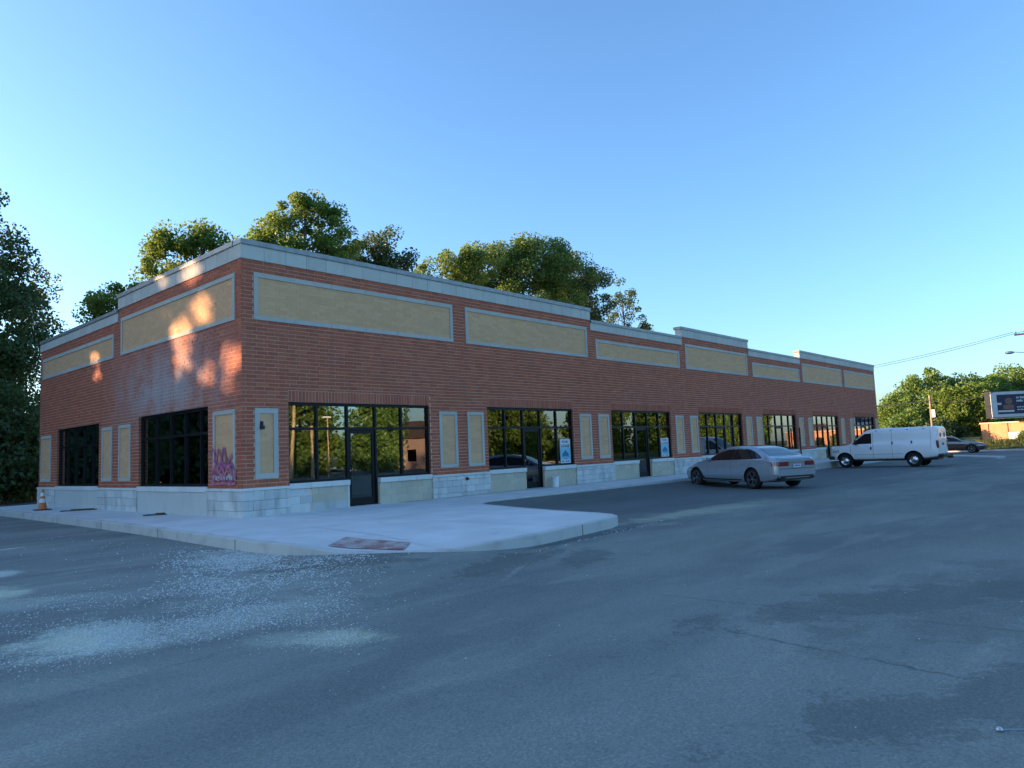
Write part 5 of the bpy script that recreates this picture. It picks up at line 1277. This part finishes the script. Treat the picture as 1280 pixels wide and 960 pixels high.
    m = MB(); m.box(3.9, 4.045, -0.45, 0.45, 0.36, 0.56); m.build('grille', MAT['blackplastic'], e, bevel=0.02)
    for side in (1, -1):
        C.side_patch([(3.45, 0.60), (3.95, 0.56)], [(3.45, 0.68), (3.95, 0.66)], 3.5, 3.93, side, 0.006, 8, 2).build('headlight', MAT['amber'], e, smooth=60)
    return e
sedan('silver grey four door sedan parked nose in at the shops, rear towards the street', (15.9, -6.7, lot_z(15.9, -6.7) + 0.004), R(64), [MAT['silver'], MAT['silver']])
two = lambda x, y, z: 1 if z > 0.80 + 0.0 * x else 0
sedan('old two tone sedan, maroon sides and pale roof, passing on the street', (62.6, -1.6, -0.238), R(-90), [MAT['maroon'], MAT['champagne']], False, lambda x, y, z: 1 if z > 0.78 else 0)

# ---- white cargo van
def van(label, loc, rz):
    e = empty('cargo_van', loc, rz); tag(e, label, 'van')
    C = Car(wl=[(-1.18, 0.93), (-1.12, 0.97), (-0.8, 1.0), (2.6, 1.0), (3.5, 0.97), (4.0, 0.92), (4.28, 0.80)],
            zb=[(-1.18, 0.52), (-0.9, 0.46), (0, 0.42), (3.2, 0.42), (4.0, 0.44), (4.28, 0.52)],
            zbelt=[(-1.18, 1.26), (2.3, 1.26), (3.0, 1.24), (3.5, 1.14), (4.0, 1.04), (4.28, 0.98)],
            wbelt=[(-1.18, 0.90), (-1.1, 0.95), (2.3, 0.965), (3.2, 0.92), (3.9, 0.84), (4.28, 0.72)],
            ztop=[(-1.18, 2.00), (-1.13, 2.07), (-0.9, 2.11), (1.6, 2.115), (2.1, 2.09), (2.42, 2.00), (2.75, 1.72), (3.08, 1.42), (3.3, 1.29), (3.7, 1.215), (4.1, 1.14), (4.28, 1.02)],
            wtop=[(-1.18, 0.78), (-1.0, 0.83), (1.6, 0.83), (2.3, 0.80), (2.75, 0.80), (3.1, 0.84), (3.6, 0.78), (4.1, 0.70), (4.28, 0.6)], x0=-1.18, x1=4.28, n=84, zside=0.80)
    wr = 0.375; wells = [(x, wr + 0.02, 0.47, s0, s1) for x in (0, 3.51) for s0, s1 in ((0.62, 1.2), (-1.2, -0.62))]
    C.body('body', MAT['vanwhite'], e, wells)
    for side in (1, -1):
        C.side_patch([(2.06, 1.30), (3.12, 1.285)], [(2.06, 1.86), (2.35, 1.85), (2.62, 1.70), (3.12, 1.30)], 2.06, 3.10, side, 0.006, 18, 5).build('door_window', MAT['carglass'], e, smooth=60)
        for x, z0, z1, l in ((1.98, 0.50, 1.95, 0.0), (3.16, 0.62, 1.22, 0.02), (1.02, 0.50, 1.95, 0.0), (-0.86, 0.9, 1.95, 0.0)): C.seam(x, z0, z1, side, 0.006, 0.003, l, 14).build('door_seam', MAT['blackplastic'], e)
        C.side_patch([(-1.08, 0.705), (3.0, 0.705)], [(-1.08, 0.722), (3.0, 0.722)], 0.5, 3.0, side, 0.004, 16, 1).build('body_crease', MAT['metalcap'], e)
        C.side_patch([(-1.1, 1.93), (2.2, 1.93)], [(-1.1, 1.955), (2.2, 1.955)], -1.05, 2.1, side, 0.012, 30, 1).build('drip_rail', MAT['vanwhite'], e)
        for x, z in ((2.06, 0.98), (0.97, 1.22), (0.02, 1.24)):
            m = MB(); yy = C.side_y(x, z) * side; m.box(x, x + 0.06, min(yy, yy + 0.035 * side), max(yy, yy + 0.035 * side), z, z + 0.15); m.build('door_handle', MAT['blackplastic'], e, bevel=0.01)
        for x in (-0.6, 0.2, 1.0, 1.75):
            m = MB(); yy = C.side_y(x, 1.985) * side; m.box(x, x + 0.10, min(yy - 0.03 * side, yy + 0.012 * side), max(yy - 0.03 * side, yy + 0.012 * side), 1.965, 2.01); m.build('roof_bracket', MAT['metalcap'], e)
        m = MB(); yy = C.side_y(2.85, 1.28) * side; m.hexa([(2.82, yy - 0.02 * side, 1.27), (2.90, yy - 0.02 * side, 1.27), (2.90, yy + 0.24 * side, 1.25), (2.80, yy + 0.24 * side, 1.25), (2.82, yy, 1.36), (2.90, yy, 1.36), (2.90, yy + 0.24 * side, 1.56), (2.80, yy + 0.24 * side, 1.56)]); m.build('mirror', MAT['blackplastic'], e, bevel=0.02)
        m = MB(); yy = 0.925 * side; m.box(-1.205, -1.10, min(yy - 0.14 * side, yy + 0.035 * side), max(yy - 0.14 * side, yy + 0.035 * side), 0.96, 1.36); m.build('tail_light', MAT['tail'], e, bevel=0.015)
        C.side_patch([(3.75, 0.86), (4.2, 0.84)], [(3.75, 1.02), (4.2, 0.96)], 3.8, 4.2, side, 0.008, 8, 2).build('headlight', MAT['amber'], e, smooth=60)
        for x in (0, 3.51): wheel(e, x, side * 0.86, wr, wr, 0.24, side, 'steel')
    C.top_patch([(2.42, 0.74), (3.2, 0.82)], 2.46, 3.18, 0.006).build('windscreen', MAT['carglass'], e, smooth=60)
    m = MB(); m.box(4.12, 4.40, -0.97, 0.97, 0.46, 0.66); m.build('front_bumper', MAT['blackplastic'], e, bevel=0.04)
    m = MB(); m.box(4.22, 4.315, -0.62, 0.62, 0.72, 0.98); m.build('grille', MAT['blackplastic'], e, bevel=0.02)
    m = MB(); m.box(-1.42, -1.16, -0.95, 0.95, 0.50, 0.66); m.box(-1.44, -1.40, -0.6, 0.6, 0.49, 0.675); m.build('rear_bumper', MAT['blackplastic'], e, bevel=0.02)
    m = MB(); m.box(-1.62, -1.38, -0.05, 0.05, 0.42, 0.50); m.lathe([(0.02, 0.50), (0.02, 0.53), (0.035, 0.56), (0.02, 0.59), (0, 0.59)], 10, Matrix.Translation((-1.57, 0, 0))); m.build('tow_hitch', MAT['blackplastic'], e)
    for side in (1, -1):
        m = MB(); y0, y1 = (0.02, 0.74) if side > 0 else (-0.74, -0.02); m.box(-1.196, -1.179, y0, y1, 0.70, 1.93); dr = m.build('rear_door', MAT['vanwhite'], e, bevel=0.012)
        m = MB(); m.box(-1.204, -1.197, (y0 + y1) / 2 - 0.13, (y0 + y1) / 2 + 0.13, 1.52, 1.74); m.build('vent', MAT['blackplastic'], dr)
        m = MB(); m.box(-1.215, -1.197, (0.05 if side > 0 else -0.12), (0.12 if side > 0 else -0.05), 1.10, 1.22); m.build('door_handle', MAT['blackplastic'], dr)
    m = MB(); m.box(-1.02, 3.9, -0.62, 0.62, 0.34, 0.455); m.build('chassis', MAT['blackplastic'], e)
    m = MB(); m.box(-0.14, 0.14, -0.8, 0.8, 0.30, 0.43); m.build('axle', MAT['blackplastic'], e)
    return e
van('white windowless cargo van parked nose in near the far end of the shops', (34.9, -6.9, lot_z(34.9, -6.9) + 0.004), R(88))
